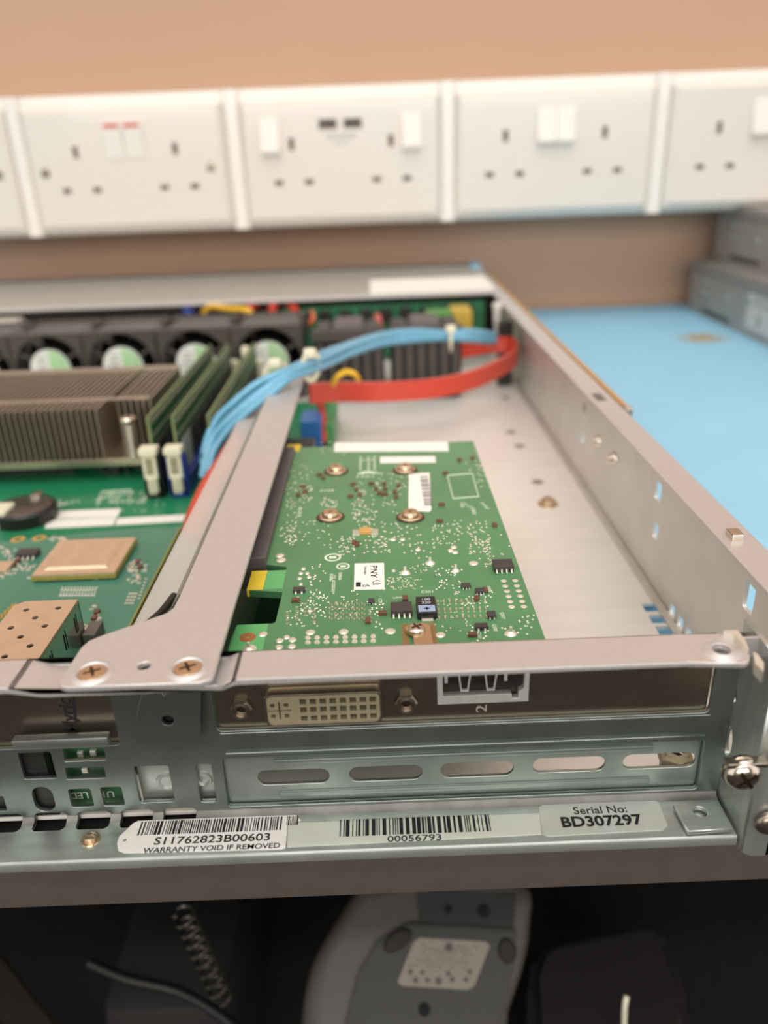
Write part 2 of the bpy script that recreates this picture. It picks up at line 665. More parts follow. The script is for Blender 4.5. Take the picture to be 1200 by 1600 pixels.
# blank slot cover behind the lower window
sc_h = []
for a, b in (((403, 1203), (515, 1228)), ((546, 1197), (660, 1223)), ((688, 1191), (802, 1217)), ((832, 1184), (945, 1209)), ((973, 1178), (1086, 1203))):
    A = P(a[0], (a[1] + b[1]) / 2, y=1.5); B = P(b[0], (a[1] + b[1]) / 2, y=1.5)
    sc_h.append(rrect(A.x, B.x, A.z - 1.75, A.z + 1.95, 1.8, 6))
cov = thing('slot_cover', 'blank slot cover plate with five obround holes, below the graphics card bracket', 'slot cover', (14, 1.5, 0))
bm = new_bm()
plate(bm, [rrect(-35.0, 63.2, 1.0, 15.5, .6)] + sc_h, .8, XZ(1.7), .12)
link_mesh('cover_plate', bm, mat('cover_zinc', (158, 167, 164), .85, .36, .1, 90, (1, 6, 1)), cov)
for (zz, x0, x1) in ((12.1, -24, 52), (3.6, -23.5, 52)):
    bm = new_bm()
    box(bm, x0, x1, .55, 1.45, zz - .75, zz + .75, .45)
    link_mesh('embossed_rib', bm, MATS['cover_zinc'], cov, True)

# top crossbar, stepping down under the riser bracket
bm = new_bm()
BF = -12.6
BB = -4.0
topz = [(XL, 42), (-64.5, 42), (-63.5, 41.8), (-60.0, 40.9), (-58.5, 40.8), (-29.2, 40.8), (-28.4, 41.0), (-26.8, 41.8), (-26, 42), (50.5, 42)]
botz = [(x, z - 1.1) for x, z in topz]
prism(bm, topz + botz[::-1], -BB, -BF, XZ(0))
bmesh.ops.bevel(bm, geom=[e for e in bm.edges if abs(e.verts[0].co.y - e.verts[1].co.y) < 1e-5 and e.calc_length() > 1.5], offset=.25, segments=2, affect='EDGES')
link_mesh('top_crossbar', bm, ALU, ch, True)
# back web joining bar and panel
bm = new_bm()
prism(bm, [(BB, 40.9), (BB, 37.4), (1.0, 37.4), (1.0, 36.9), (BB - .6, 36.9), (BB - .6, 40.9)], XL, 66, YZ(0))
link_mesh('crossbar_web', bm, ALU, ch)
# rounded right end of the bar with raised hole
q1 = P(1127, 1016, z=42.3)
bm = new_bm()
e_ = PL([(1144, 989), (1160, 1008), (1172, 1024), (1172, 1031), (1164, 1036)], 'x', 'y', z=42)
plate(bm, [[(50.4, BF), (50.4, BB)] + e_, circle(q1.x, q1.y, 1.5)], 1.1, XY(41.45), .15)
link_mesh('bar_end_plate', bm, ALU, ch)
bm = new_bm()
lathe(bm, [(1.5, -1.4), (1.55, .5), (1.9, .62), (2.5, .35), (3.3, 0)], 28, Matrix.Translation((q1.x, q1.y, 42)))
link_mesh('raised_hole_rim', bm, ALU, ch, True)

# right side wall
WX = 80.0
wall_holes = []
for (a, b, hw, hh) in ((1028, 768, 2.6, 3.0), (1024, 830, 2.0, 2.6), (1170, 935, 2.4, 3.4), (913, 637, 2.4, 1.8), (911, 686, 2.2, 1.8)):
    q = P(a, b, x=WX)
    wall_holes.append(rrect(q.y - hw, q.y + hw, q.z - hh, q.z + hh, .5, 2))
for (a, b) in ((1052, 940), (1065, 957), (1078, 975)):
    q = P(a, b, x=WX)
    wall_holes.append(rrect(q.y - 2.0, q.y + 2.0, .4, 4.2, .3, 1))
bm = new_bm()
plate(bm, [[(2, -1), (524, -1), (524, 42.3), (2, 42.3)]] + wall_holes, 1.0, YZ(WX + .5))
link_mesh('side_wall', bm, WALLST, ch)
for (a, b) in ((935, 690), (960, 717)):
    q = P(a, b, x=WX)
    bm = new_bm()
    lathe(bm, [(0, 2.6), (.9, 2.6), (1.5, 1.8), (2.6, .2), (2.6, 0)], 16, Matrix.Translation((WX, q.y, q.z)) @ Matrix.Rotation(-math.pi / 2, 4, 'Y'))
    link_mesh('wall_stud', bm, NICKEL_B, ch, True)
bm = new_bm()
box(bm, 73.2, 81.2, 6, 524, 41.6, 42.5, .2)
bm2 = link_mesh('wall_top_flange', bm, ALU, ch)
bm = new_bm()
box(bm, 77.5, 79.9, 1, 524, 0, .9, .3)
link_mesh('floor_bend', bm, WALLST, ch)
# small notch tab and dark slot on the flange
q = P(1146, 838, z=42.5)
bm = new_bm(); box(bm, q.x - 1.2, q.x + 1.4, q.y - 2.2, q.y + 1.6, 42.4, 43.9, .3)
link_mesh('flange_tab', bm, NICKEL_B, ch)
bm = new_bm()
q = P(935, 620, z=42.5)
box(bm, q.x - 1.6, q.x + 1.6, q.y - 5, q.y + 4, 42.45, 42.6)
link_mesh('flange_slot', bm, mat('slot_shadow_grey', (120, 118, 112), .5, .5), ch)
# left wall (outside the frame)
bm = new_bm(); box(bm, XL - 1, XL, 0, 524, -1, 42.3)
link_mesh('side_wall', bm, WALLST, ch)

# rear right corner: return wall and mounting ear
bm = new_bm()
q = P(1139, 1160, x=66)
q2 = P(1150, 1078, x=66)
plate(bm, [[(1.5, -3), (-11.6, -3), (-11.6, 41), (1.5, 41)], circle(q.y + .4, q.z, 1.7, 16, 3.4), circle(q2.y + .6, q2.z - 1.2, 1.2, 12, 2.4)], 1.0, YZ(66.5))
link_mesh('corner_return', bm, ZINC, ch)
bm = new_bm()
earp = []
for i in range(7):
    a = math.radians(180 + 90 * i / 6)
    earp.append((68.6 + 2.6 * math.cos(a), -9.9 + 2.6 * math.sin(a)))
outer = earp + [(72, -12.5), (72, -11.5)]
inner = [(68.6 + 1.6 * math.cos(math.radians(180 + 90 * i / 6)), -9.9 + 1.6 * math.sin(math.radians(180 + 90 * i / 6))) for i in range(7)]
prism(bm, outer + inner[::-1], -3.5, 38.2)
link_mesh('ear_bend', bm, ZINC, ch, True)
bm = new_bm()
plate(bm, [[(70.5, -3.5), (81.2, -3.5), (81.2, 34.5), (74, 35.2), (72, 36.4), (71, 38.2), (70.5, 38.2)]], 1.0, XZ(-12.0), .1)
link_mesh('mounting_ear', bm, ZINC, ch)
# shiny folded tabs on top of the corner
for pts, zz in (([(1131, 985), (1152, 984), (1165, 1000), (1170, 1014), (1160, 1006), (1148, 992)], 43.2),
                ([(1177, 1018), (1184, 1022), (1194, 1036), (1193, 1050), (1180, 1036)], 42.2)):
    bm = new_bm()
    prism(bm, PL(pts, 'x', 'y', z=zz), zz - 2.2, zz)
    link_mesh('folded_tab', bm, mat('tab_metal', (226, 220, 208), .6, .4), ch)
# little bracket with hole at right end of flange
bm = new_bm()
tb = PL([(1052, 1257), (1118, 1251), (1145, 1294), (1076, 1299)], 'x', 'y', z=1.4)
qh = P(1094, 1268, z=1.4)
plate(bm, [tb, circle(qh.x, qh.y, 1.35)], 1.0, XY(.9), .15)
link_mesh('corner_bracket', bm, ZINC, ch)
# screws on chassis
q = P(1163, 1214, y=-14.5)
screw(ch, (q.x, -13.2, q.z), 3.3, 2.4, NICKEL_B, 'Y', washer=3.5, pan=True, tilt=35)['label'] = 'shiny cross-head screw with washer'
bm = new_bm(); q = P(1163, 1188, y=-13)
box(bm, q.x - 3.6, q.x + 3.6, -14.6, -12.4, q.z - .5, q.z + .5, .2)
link_mesh('screw_clip', bm, NICKEL, ch)
q = P(1200, 1284, y=-13)
screw(ch, (q.x, -13.0, q.z), 2.6, 1.6, NICKEL, 'Y', pan=True, recess=False)
q = P(141, 1309, z=.5)
bm = new_bm()
lathe(bm, [(0, 1.1), (.9, 1.05), (1.25, .8), (1.35, 0), (1.9, 0), (2.0, -.2)], 20, Matrix.Translation((q.x, q.y, .2)))
link_mesh('pan_rivet', bm, BRASSY, ch, True)
# nut and embossed marks on the floor pan
q = P(856, 782, z=1.5)
bm = new_bm()
lathe(bm, [(0, 3.0), (.9, 3.0), (1.1, 2.2), (2.6, 2.0), (2.9, 1.6), (3.0, 0)], 6, Matrix.Translation((q.x, q.y, 0)))
lathe(bm, [(3.0, .5), (3.9, .3), (3.9, 0)], 20, Matrix.Translation((q.x, q.y, 0)))
link_mesh('floor_nut', bm, BRASSY, ch)
for a, b in ((798, 675), (812, 697), (840, 753), (790, 622)):
    q = P(a, b, z=0)
    bm = new_bm()
    lathe(bm, [(0, .3), (1.6, .3), (2.4, .02)], 16, Matrix.Translation((q.x, q.y, 0)))
    link_mesh('pan_dimple', bm, mat('dimple_grey', (150, 142, 134), .5, .5), ch, True)
# hex nut seen through the last slot-cover hole
bm = new_bm()
q = P(1060, 1190, y=4)
lathe(bm, [(1.5, 2.4), (1.9, 3.0), (2.6, 2.8), (2.7, 2.2), (3.6, 2.0), (3.7, 0)], 6, Matrix.Translation((q.x, 5.6, 4.2)) @ Matrix.Rotation(.4, 4, 'Z'))
lathe(bm, [(3.0, 0), (3.0, -4.2)], 12, Matrix.Translation((q.x, 5.6, 4.2)))
link_mesh('hex_standoff', bm, CREAMPIN, ch)
# front cover over the drive bays
bm = new_bm()
pf = [(390, 41.2), (390.2, 42.4), (391.2, 43), (521, 43), (521, 42), (392, 42), (391, 41.2)]
prism(bm, pf, XL, 74, YZ(0))
link_mesh('front_cover', bm, mat('cover_steel', (196, 193, 186), .6, .42, .05, 60), ch)
bm = new_bm()
box(bm, XL, 74, 389.2, 390.2, 40.8, 43.1, .3)
link_mesh('cover_lip', bm, ALU, ch)
bm = new_bm()
box(bm, XL, 80, 521, 526, 0, 44.5, .6)
link_mesh('front_bezel', bm, mat('bezel_dark', (84, 78, 72), .2, .6), ch)
bm = new_bm()
box(bm, 74, 82, 505, 527, 20, 44.8, .6)
link_mesh('bezel_end_cap', bm, mat('blue_end_cap', (110, 160, 180), 0, .4), ch)
a = P(578, 442, z=43.2); b = P(764, 440, z=43.2)
yn = P(670, 455, z=43.2).y; yf = P(670, 434, z=43.2).y
bm = new_bm(); box(bm, a.x, b.x, max(yn, 390.5), yf, 43, 43.25)
if yn < 390.5:
    box(bm, a.x, b.x, 389.0, 389.3, 40.5, 43.2)
link_mesh('cover_label', bm, PAPER, ch)
# drive-cage bulkhead under the cover
bm = new_bm(); box(bm, XL, 79, 420, 424, 0, 41)
link_mesh('bulkhead', bm, mat('bulkhead_dark', (46, 40, 38), .2, .6), ch)

# outer slide rail, tan edge
rail = thing('slide_rail', 'thin slide rail with tan edge outside the chassis right wall', 'rail', (84, 280, 0))
bm = new_bm(); box(bm, 82.3, 84.2, 134, 470, 26, 42.2, .4)
link_mesh('rail_strip', bm, RUSTY, rail)
bm = new_bm(); box(bm, 81.9, 84.6, 129.5, 134, 25, 42.6, .5)
link_mesh('rail_end', bm, NICKEL_B, rail)


# ---------------- stickers on the rear flange
def sticker(name, pts, m, zz=.06, z=0.0, parent=None):
    pp = PL(pts, 'x', 'y', z=z)
    bm = new_bm()
    prism(bm, pp, z + .01, z + zz)
    return link_mesh(name, bm, m, parent)


stk = sticker('warranty_label', [(183, 1318), (186, 1308), (208, 1287), (216, 1283), (462, 1274), (470, 1282), (449, 1290), (446, 1325), (440, 1327), (194, 1333), (185, 1329)], PAPER, .10, parent=ch)
stk['label'] = 'white warranty label with barcode'
a = P(213, 1302, z=.1); b = P(450, 1302, z=.1); yt = P(330, 1280, z=.1).y; yb = P(330, 1301, z=.1).y
bm = new_bm(); barcode(bm, P(216, 1300, z=.1).x, P(440, 1300, z=.1).x, yb, yt, .10, seed=5, wmin=.2, wmax=.55)
link_mesh('barcode', bm, INK, stk)
bm = new_bm(); barcode(bm, P(448, 1285, z=.1).x, P(468, 1285, z=.1).x, P(455, 1290, z=0).y, P(455, 1276, z=0).y, .10, seed=8, wmin=.12, wmax=.3)
link_mesh('barcode', bm, INK, stk)
q = P(332, 1311.5, z=.1); wtx = P(446, 1307, z=.1).x - P(218, 1310, z=.1).x
bm = new_bm(); text(bm, 'S11762823B00603', 2.6, flat(q.x, q.y, .12, 0), .035, sx=1.18)
link_mesh('lettering', bm, INK, stk)
q = P(331, 1325.5, z=.1)
bm = new_bm(); text(bm, 'WARRANTY VOID IF REMOVED', 1.75, flat(q.x, q.y, .12, 0), .025, sx=1.08)
link_mesh('lettering', bm, INK, stk)
bm = new_bm(); q = P(195, 1313, z=.1); lathe(bm, [(0, .14), (.35, .12)], 10, Matrix.Translation((q.x, q.y, 0)))
link_mesh('label_dot', bm, INKB, stk)

st2 = sticker('asset_label', [(450, 1287), (843, 1271), (846, 1304), (449, 1324)], mat('asset_label_film', (216, 220, 208), .15, .45, .02), .09, parent=ch)
st2['label'] = 'pale asset label with barcode and number 00056793'
bm = new_bm(); barcode(bm, P(531, 1295, z=.1).x, P(766, 1285, z=.1).x, P(648, 1303, z=.1).y, P(648, 1277, z=.1).y, .10, seed=3, wmin=.22, wmax=.75)
link_mesh('barcode', bm, INK, st2)
q = P(648, 1310, z=.1)
bm = new_bm(); text(bm, '00056793', 2.1, flat(q.x, q.y, .12, 0), .02, sx=1.28)
link_mesh('lettering', bm, INK, st2)

st3 = sticker('serial_label', [(842, 1262), (850, 1257), (1020, 1250), (1029, 1254), (1043, 1290), (1036, 1297), (856, 1307), (847, 1303)], PAPER_G, .12, z=0.02, parent=ch)
st3['label'] = 'silvery serial number label'
q = P(940, 1266, z=.1)
bm = new_bm(); text(bm, 'Serial No:', 2.7, flat(q.x - .3, q.y, .15, 0), .03, sx=1.0)
link_mesh('lettering', bm, INK, st3)
q = P(939, 1283, z=.1)
bm = new_bm(); text(bm, 'BD307297', 3.6, flat(q.x, q.y - .1, .15, 0), .12, sx=1.03)
link_mesh('lettering', bm, INK, st3)

# ================================================================ RISER BRACKET
rb = thing('riser_bracket', 'light metal riser bracket strip screwed over the rear crossbar', 'bracket', (-42, 80, 41))
ol = [(-29.8, 186), (-41.4, 186), (-41.4, 15.8)]
ol += [(-41.6, 10.4), (-42.4, 8.4), (-44.0, 7.3), (-50.3, 2.9), (-52.6, 1.4), (-54.6, -.4), (-55.3, -2.5), (-55.6, -12.6), (-54.9, -13.8), (-53.6, -14.3), (-31.6, -14.3), (-30.2, -13.7), (-29.8, -12.4)]
hq = P(225, 1040, z=43)
s1 = P(144, 1050, z=43.2); s2 = P(293, 1043, z=43.2)
bm = new_bm()
plate(bm, [ol, circle(hq.x, hq.y, 1.15)], 1.1, XY(42.45), .15)
link_mesh('top_plate', bm, ALU, rb)
for s in (s1, s2):
    bm = new_bm()
    lathe(bm, [(2.4, .05), (2.75, .42), (3.2, .3), (3.7, 0)], 28, Matrix.Translation((s.x, s.y, 43)))
    link_mesh('screw_rim', bm, ALU, rb, True)
    screw(rb, (s.x, s.y, 42.95), 2.35, .45, BRASSY, 'Z', tilt=25)
# sloping side web and lower sheet
bm = new_bm()
prism(bm, [(-41.0, 42.9), (-41.9, 42.6), (-46.4, 35.3), (-46.0, 35.0), (-41.3, 41.9)], -186, -16, XZ(0))
link_mesh('side_web', bm, mat('shaded_web_steel', (150, 154, 146), .85, .35), rb, True)  # shade and green reflection put into the web's colour
bm = new_bm()
prof = [(-46.3, 35.2), (-52.5, 34.8), (-53.2, 34.2), (-53.0, 33.9), (-46.3, 34.8)]
ms = []
ys = [(186, 0), (60, 0), (24, 0), (16, -1)]
prism(bm, prof, -186, -16, XZ(0))
link_mesh('lower_sheet', bm, mat('riser_sheet', (214, 208, 202), .0, .3, .03, 100, alpha=.58), rb, True)
bm = new_bm()
tube(bm, [(-46.6, 28, 35.6), (-47.5, 20, 36.2), (-49.5, 14, 36.6), (-53, 11, 36)], .8, 8)
o = link_mesh('cable', bm, BLACKP, None, True)
tag(o, 'short black cable emerging from under the riser bracket sheet', 'cable')
# tab folded down in front of the rear panel
bm = new_bm()
tp = PL([(221, 1085), (252, 1080), (256, 1087), (261, 1079), (304, 1075), (313, 1084), (313, 1152), (308, 1157), (214, 1162), (208, 1150), (214, 1110)], 'x', 'z', y=-3)
qd = P(262, 1126, y=-3)
plate(bm, [tp, circle(qd.x, qd.z, 1.15, 16)], 1.0, XZ(-2.5), .15)
link_mesh('rear_tab', bm, mat('dull_zinc', (100, 104, 104), .8, .45, .06, 100), rb)
bm = new_bm()
lathe(bm, [(1.15, -.4), (1.3, .05), (2.2, .02)], 20, Matrix.Translation((qd.x, -3.0, qd.z)) @ Matrix.Rotation(math.pi / 2, 4, 'X'))
link_mesh('tab_hole_rim', bm, MATS['dull_zinc'], rb, True)
bm = new_bm(); box(bm, qd.x - 2, qd.x + 2, -1.2, -1.0, qd.z - 2, qd.z + 2)
link_mesh('tab_backing', bm, HOLE, rb)

# riser board and its slot
rz = thing('riser_board', 'dark riser board standing beneath the metal strip with long black slot', 'circuit board', (-35, 80, 5))
bm = new_bm(); box(bm, -38.6, -37, 22, 182, 5.5, 40.5)
link_mesh('board', bm, DARKG, rz)
bm = new_bm()
box(bm, -37, -27.9, 43.6, 117.5, 29.5, 38, .3)
box(bm, -37, -27.9, 40.0, 43.4, 29.5, 38, .3)
link_mesh('card_slot', bm, DARKP, rz)
bm = new_bm()
box(bm, -37, -24, 130, 150, 8, 30, .5)
box(bm, -36, -30, 121, 128, 28, 36, .5)
link_mesh('connector', bm, BLACKP, rz)

# ================================================================ GRAPHICS CARD
GZ = 36.0
gc = thing('graphics_card', 'green graphics card lying solder side up behind the rear panel', 'graphics card', (0, 60, 34))
go = [(30, 121.8), (30, 2.2), (-31.0, 2.2), (-31.1, 9), (-30.7, 14.4), (-23.4, 14.4), (-22.9, 15), (-22.7, 27.0), (-30.1, 28.3), (-30.6, 29), (-30.6, 36.6), (-30.0, 37.3),
      (-23.2, 37.2), (-22.8, 37.9), (-23.2, 38.7), (-27.9, 40.2), (-28.2, 43), (-31.5, 43), (-31.5, 124), (-31, 124.8), (-28.5, 124.8), (-28.3, 121.8)]
bm = new_bm()
plate(bm, [go], 1.6, XY(GZ - .8))
board = link_mesh('circuit_board', bm, GPUG, gc)
# bare yellow laminate at the notch tongue and at the top left corner
bm = new_bm(); box(bm, -30.75, -27.2, 28.4, 37.2, GZ - 1.62, GZ + .03)
link_mesh('bare_tongue_end', bm, FR4, gc)
bm = new_bm(); box(bm, -31.3, -26.6, 118.2, 124.9, GZ - 1.62, GZ + .04)
link_mesh('bare_corner', bm, FR4, gc)
bm = new_bm(); prism(bm, [(-30.9, 2.6), (-24.3, 2.6), (-24.3, 14.3), (-30.6, 14.3)], GZ - .02, GZ + .02)
prism(bm, [(-27.2, 28.6), (-22.9, 28.6), (-22.9, 37.0), (-27.2, 37.0)], GZ - .02, GZ + .02)
link_mesh('light_mask_area', bm, GPUG_L, gc)
# bracket of the card, filling the upper window
dv = P(506, 1108, y=0)
bm = new_bm()
dq0 = P(412, 1090, y=0); dq1 = P(598, 1131, y=0)
ddx0, ddx1, ddz0, ddz1 = P(414, 1112, y=-1.8).x, P(597, 1106, y=-1.8).x, P(505, 1131.5, y=-1.8).z, P(505, 1086, y=-1.8).z
dp0 = P(683, 1090, y=1); dp1 = P(824, 1093, y=1)
DPX0, DPX1 = P(683, 1088, y=1).x, P(824, 1083, y=1).x
DPZ0 = P(750, 1092, y=1).z
plate(bm, [[(-33.9, 20.9), (61.3, 20.9), (61.3, 38.0), (-33.9, 38.0)], rrect(DPX0, DPX1, DPZ0, DPZ0 + 8, .4)], .9, XZ(1.5))
brk = link_mesh('slot_bracket', bm, NICKEL, gc)
bm = new_bm(); q = P(753, 1107, y=1)
text(bm, '2', 3.0, Matrix.Translation((q.x, .95, q.z)) @ Matrix.Rotation(math.pi / 2, 4, 'X') @ Matrix.Rotation(math.pi / 2, 4, 'Z'), 0, .06, sx=1.2)
link_mesh('embossed_number', bm, mat('embossed_edge', (210, 200, 184), .5, .4), brk)
# DVI connector
bm = new_bm()
plate(bm, [rrect(ddx0, ddx1, ddz0 - .1, ddz1 + .3, 1.2, 4), rrect(ddx0 + .35, ddx1 - .35, ddz0 + .3, ddz1 - .05, 1.0, 4)], 3.0, XZ(-.3), .05)
dvi = link_mesh('display_socket', bm, NICKEL, gc)
dvi['label'] = 'beige display socket with 24 pin holes in a metal shell'
PX = [P(474 + (583 - 474) * i / 7, 1108 - 3.0 * i / 7, y=-1.6).x for i in range(8)]
PZ = [P(530, yy, y=-1.6).z for yy in (1094.5, 1107, 1120.5)]
sqs = []
for x in PX:
    for z in PZ:
        sqs.append([(x - .62, z - .58), (x + .62, z - .58), (x + .62, z + .58), (x - .62, z + .58)])
CX = P(437, 1111, y=-1.6).x; CZc = PZ[1]
for ax in (-1, 1):
    for az in (-1, 1):
        cx, cz = CX + ax * 1.3, CZc + az * 1.25
        sqs.append([(cx - .45, cz - .4), (cx + .45, cz - .4), (cx + .45, cz + .4), (cx - .45, cz + .4)])
crs = [(CX - 2.2, CZc - .12), (CX - .14, CZc - .12), (CX - .14, CZc - 2.0), (CX + .14, CZc - 2.0), (CX + .14, CZc - .12), (CX + 2.2, CZc - .12),
       (CX + 2.2, CZc + .12), (CX + .14, CZc + .12), (CX + .14, CZc + 2.0), (CX - .14, CZc + 2.0), (CX - .14, CZc + .12), (CX - 2.2, CZc + .12)]
bm = new_bm()
plate(bm, [rrect(ddx0 + .4, ddx1 - .4, ddz0 + .3, ddz1 - .1, 1.0, 4)] + sqs + [crs], 2.0, XZ(-.6))
link_mesh('pin_block', bm, CREAMPIN, dvi)
bm = new_bm(); box(bm, ddx0 + .5, ddx1 - .5, .8, 1.0, ddz0 + .4, ddz1 - .1)
link_mesh('socket_back', bm, mat('socket_brown', (104, 88, 66), .2, .6), dvi)
bm = new_bm()
plate(bm, [rrect(ddx0 - 1.0, ddx1 + 1.3, ddz0 - .9, ddz1 + 1.6, .8, 4), rrect(ddx0, ddx1, ddz0, ddz1 + .3, 1.2, 4)], .5, XZ(.9))
link_mesh('socket_flange', bm, NICKEL, dvi)
for (a, b) in ((376, 1112), (635, 1103)):
    q = P(a, b, y=-.6)
    M = Matrix.Translation((q.x, 1.0, q.z)) @ Matrix.Rotation(math.pi / 2, 4, 'X')
    bm = new_bm()
    lathe(bm, [(2.3, 0), (2.3, .9), (1.9, 1.3), (1.5, 1.35)], 6, M)
    lathe(bm, [(1.75, 1.0), (1.75, 1.6), (1.35, 1.7), (1.25, 1.4), (1.3, 1.1), (1.2, .9), (1.3, .5)], 20, M)
    s = link_mesh('jack_screw', bm, NICKEL, gc, True)
    bm = new_bm()
    lathe(bm, [(0, .3), (1.28, .3)], 16, M)
    for k in range(3):
        lathe(bm, [(1.28, .5 + k * .45), (1.0, .65 + k * .45), (1.28, .8 + k * .45)], 16, M)
    link_mesh('thread', bm, mat('thread_metal', (110, 96, 80), .9, .35), s)
# display port
bm = new_bm()
x0, x1, z0 = DPX0, DPX1, DPZ0
z1 = z0 + 7.5
plate(bm, [[(x0, z0), (x1, z0), (x1, z1), (x0, z1)],
           [(x0 + 1.0, z0 + 1.9), (x1 - 3.3, z0 + 1.9), (x1 - 3.2, z0 + .8), (x1 - 1.9, z0 + .8), (x1 - 1.9, z0 + 2.4), (x1 - .9, z0 + 3.0), (x1 - .9, z1 - .8), (x0 + 1.0, z1 - .8)]], 1.6, XZ(.5), .06)
dpo = link_mesh('video_port', bm, mat('bright_steel', (235, 235, 232), .6, .3), gc)
dpo['label'] = 'white-edged rectangular video port half hidden by the crossbar'
bm = new_bm(); box(bm, x0 + .6, x1 - .6, 1.4, 2.6, z0 + .5, z1)
link_mesh('port_cavity', bm, BLACKP, dpo)
bm = new_bm()
for xc in (x0 + 5.2, x0 + 10.2):
    pp = [(xc - 1.35, z1 - .5), (xc - .75, z0 + 2.3), (xc + .75, z0 + 2.3), (xc + 1.35, z1 - .5), (xc + 1.0, z1 - .5), (xc + .5, z0 + 2.7), (xc - .5, z0 + 2.7), (xc - 1.0, z1 - .5)]
    prism(bm, pp, -.9, -.4, XZ(0))
for xc in (x0 + 1.7, x0 + 13.0):
    prism(bm, [(xc - .3, z1 - .5), (xc - .3, z0 + 4.4), (xc + .3, z0 + 4.4), (xc + .3, z1 - .5)], -.9, -.4, XZ(0))
link_mesh('contact_spring', bm, MATS['bright_steel'], dpo)

# the four spring screws
for (a, b) in ((525, 731), (633, 729), (516, 802), (641, 802)):
    q = P(a, b, z=GZ + 1.2)
    M = Matrix.Translation((q.x, q.y, GZ))
    bm = new_bm()
    lathe(bm, [(0, 1.2), (.55, 1.2), (.6, 1.75), (.9, 1.9), (1.8, 1.8), (2.2, 1.4), (2.25, 1.0), (1.9, .9), (1.95, .75), (2.8, .7), (3.1, .4), (3.1, 0)], 24, M)
    s = link_mesh('spring_screw', bm, BRASSY, gc, True)
    bm = new_bm(); lathe(bm, [(3.0, .3), (3.7, .25), (3.75, 0)], 24, M)
    link_mesh('washer', bm, mat('dark_washer', (84, 72, 58), .6, .4), s)

# SO-8 style chips etc.
chip(gc, 627, 947, 4.4, 3.6, 1.5, GZ, 4)
chip(gc, 786, 879, 4.4, 3.6, 1.5, GZ, 4)
chip(gc, 728, 913, 2.0, 1.5, .8, GZ, 3)
chip(gc, 750, 921, 2.0, 1.5, .8, GZ, 3)
chip(gc, 768, 958, 1.7, 1.9, .9, GZ, 2)
chip(gc, 752, 976, 2.6, 1.5, .9, GZ, 2)
chip(gc, 467, 919, 2.6, 1.4, .9, GZ, 2)
chip(gc, 580, 937, 1.3, 1.4, .8, GZ, 2)
# tantalum capacitor with pale stripe
q = P(666, 944, z=GZ + 1.8)
bm = new_bm(); box(bm, q.x - 2.0, q.x + 2.0, q.y - 3.2, q.y + 3.2, GZ + .15, GZ + 1.8, .12)
tc_ = link_mesh('capacitor', bm, BLACKP, gc)
bm = new_bm(); box(bm, q.x - 1.7, q.x + 1.7, q.y - 2.9, q.y - .4, GZ + 1.78, GZ + 1.84)
link_mesh('polarity_band', bm, mat('pale_blue_print', (150, 170, 200), 0, .5), tc_)
bm = new_bm()
text(bm, '100\n220', 1.25, flat(q.x, q.y + 1.2, GZ + 1.85), .02)
link_mesh('lettering', bm, mat('pale_print', (180, 190, 205), 0, .5), tc_)
bm = new_bm(); box(bm, q.x - .6, q.x + .6, q.y - 1.9, q.y - 1.6, GZ + 1.84, GZ + 1.88); box(bm, q.x - .15, q.x + .15, q.y - 2.3, q.y - 1.2, GZ + 1.84, GZ + 1.88)
link_mesh('lettering', bm, INK, tc_)
bm = new_bm(); box(bm, q.x - 1.2, q.x + 1.2, q.y - 4.0, q.y - 3.2, GZ, GZ + .5, .1); box(bm, q.x - 1.2, q.x + 1.2, q.y + 3.2, q.y + 3.9, GZ, GZ + .5, .1)
link_mesh('solder_foot', bm, TIN, tc_)
# metal clip with cross screw at the bracket
q = P(655, 985, z=GZ + 1.0)
bm = new_bm()
prism(bm, [(q.x - 2.6, q.y + .2), (q.x - 2.6, q.y + 1.4), (q.x - 1.2, q.y + 2.6), (q.x + 1.2, q.y + 2.6), (q.x + 2.2, q.y + 1.6), (q.x + 2.4, 2), (q.x - 1.2, 2), (q.x - 1.3, q.y - 1.4)], GZ + .5, GZ + 1.1)
cl = link_mesh('bracket_clip', bm, BRASSY, gc)
q2 = P(651, 982, z=GZ + 1.5)
screw(gc, (q2.x, q2.y, GZ + 1.1), 1.75, 1.0, NICKEL_B, 'Z', pan=True, tilt=30)
bm = new_bm()
pc = P(655, 988, z=GZ)
for i in range(13):
    yy = pc.y + 2.8 - i * .62
    if yy < 3.0:
        break
    for x0 in (pc.x - 3.4, pc.x + 2.0):
        box(bm, x0, x0 + 1.3, yy, yy + .34, GZ - .01, GZ + .05)
link_mesh('copper_comb', bm, COPPER, gc)
# stickers
g1 = sticker('paper_sticker', [(554, 881), (600, 880), (601, 921), (553, 922)], PAPER, .12, z=GZ, parent=gc)
g1['label'] = 'small white brand sticker'
q = P(583, 893, z=GZ)
bm = new_bm(); text(bm, 'PNY', 2.2, flat(q.x + .1, q.y - .1, GZ + .14, -90), .03, shear=.12, sx=1.35, space=1.08)
link_mesh('lettering', bm, INK, g1)
q = P(571, 893, z=GZ)
bm = new_bm(); text(bm, 'Technologies', .85, flat(q.x, q.y + .4, GZ + .14, -90), .0, sx=.9)
link_mesh('lettering', bm, INK, g1)
q = P(560, 914, z=GZ)
bm = new_bm(); box(bm, q.x - .55, q.x + .55, q.y - 1.0, q.y + 1.0, GZ + .1, GZ + .15)
q = P(574, 914, z=GZ)
bin_ = [((-.9, -1.0), (.5, -.6)), ((.5, -.6), (-.9, -.1)), ((-.9, -1.0), (-.9, -.1)), ((.6, -1.1), (-.2, .4))]
for (a, b) in bin_:
    tube(bm, [(q.x + a[0], q.y + a[1], GZ + .13), (q.x + b[0], q.y + b[1], GZ + .13)], .07, 4, 1)
q = P(589, 911, z=GZ)
prev = None
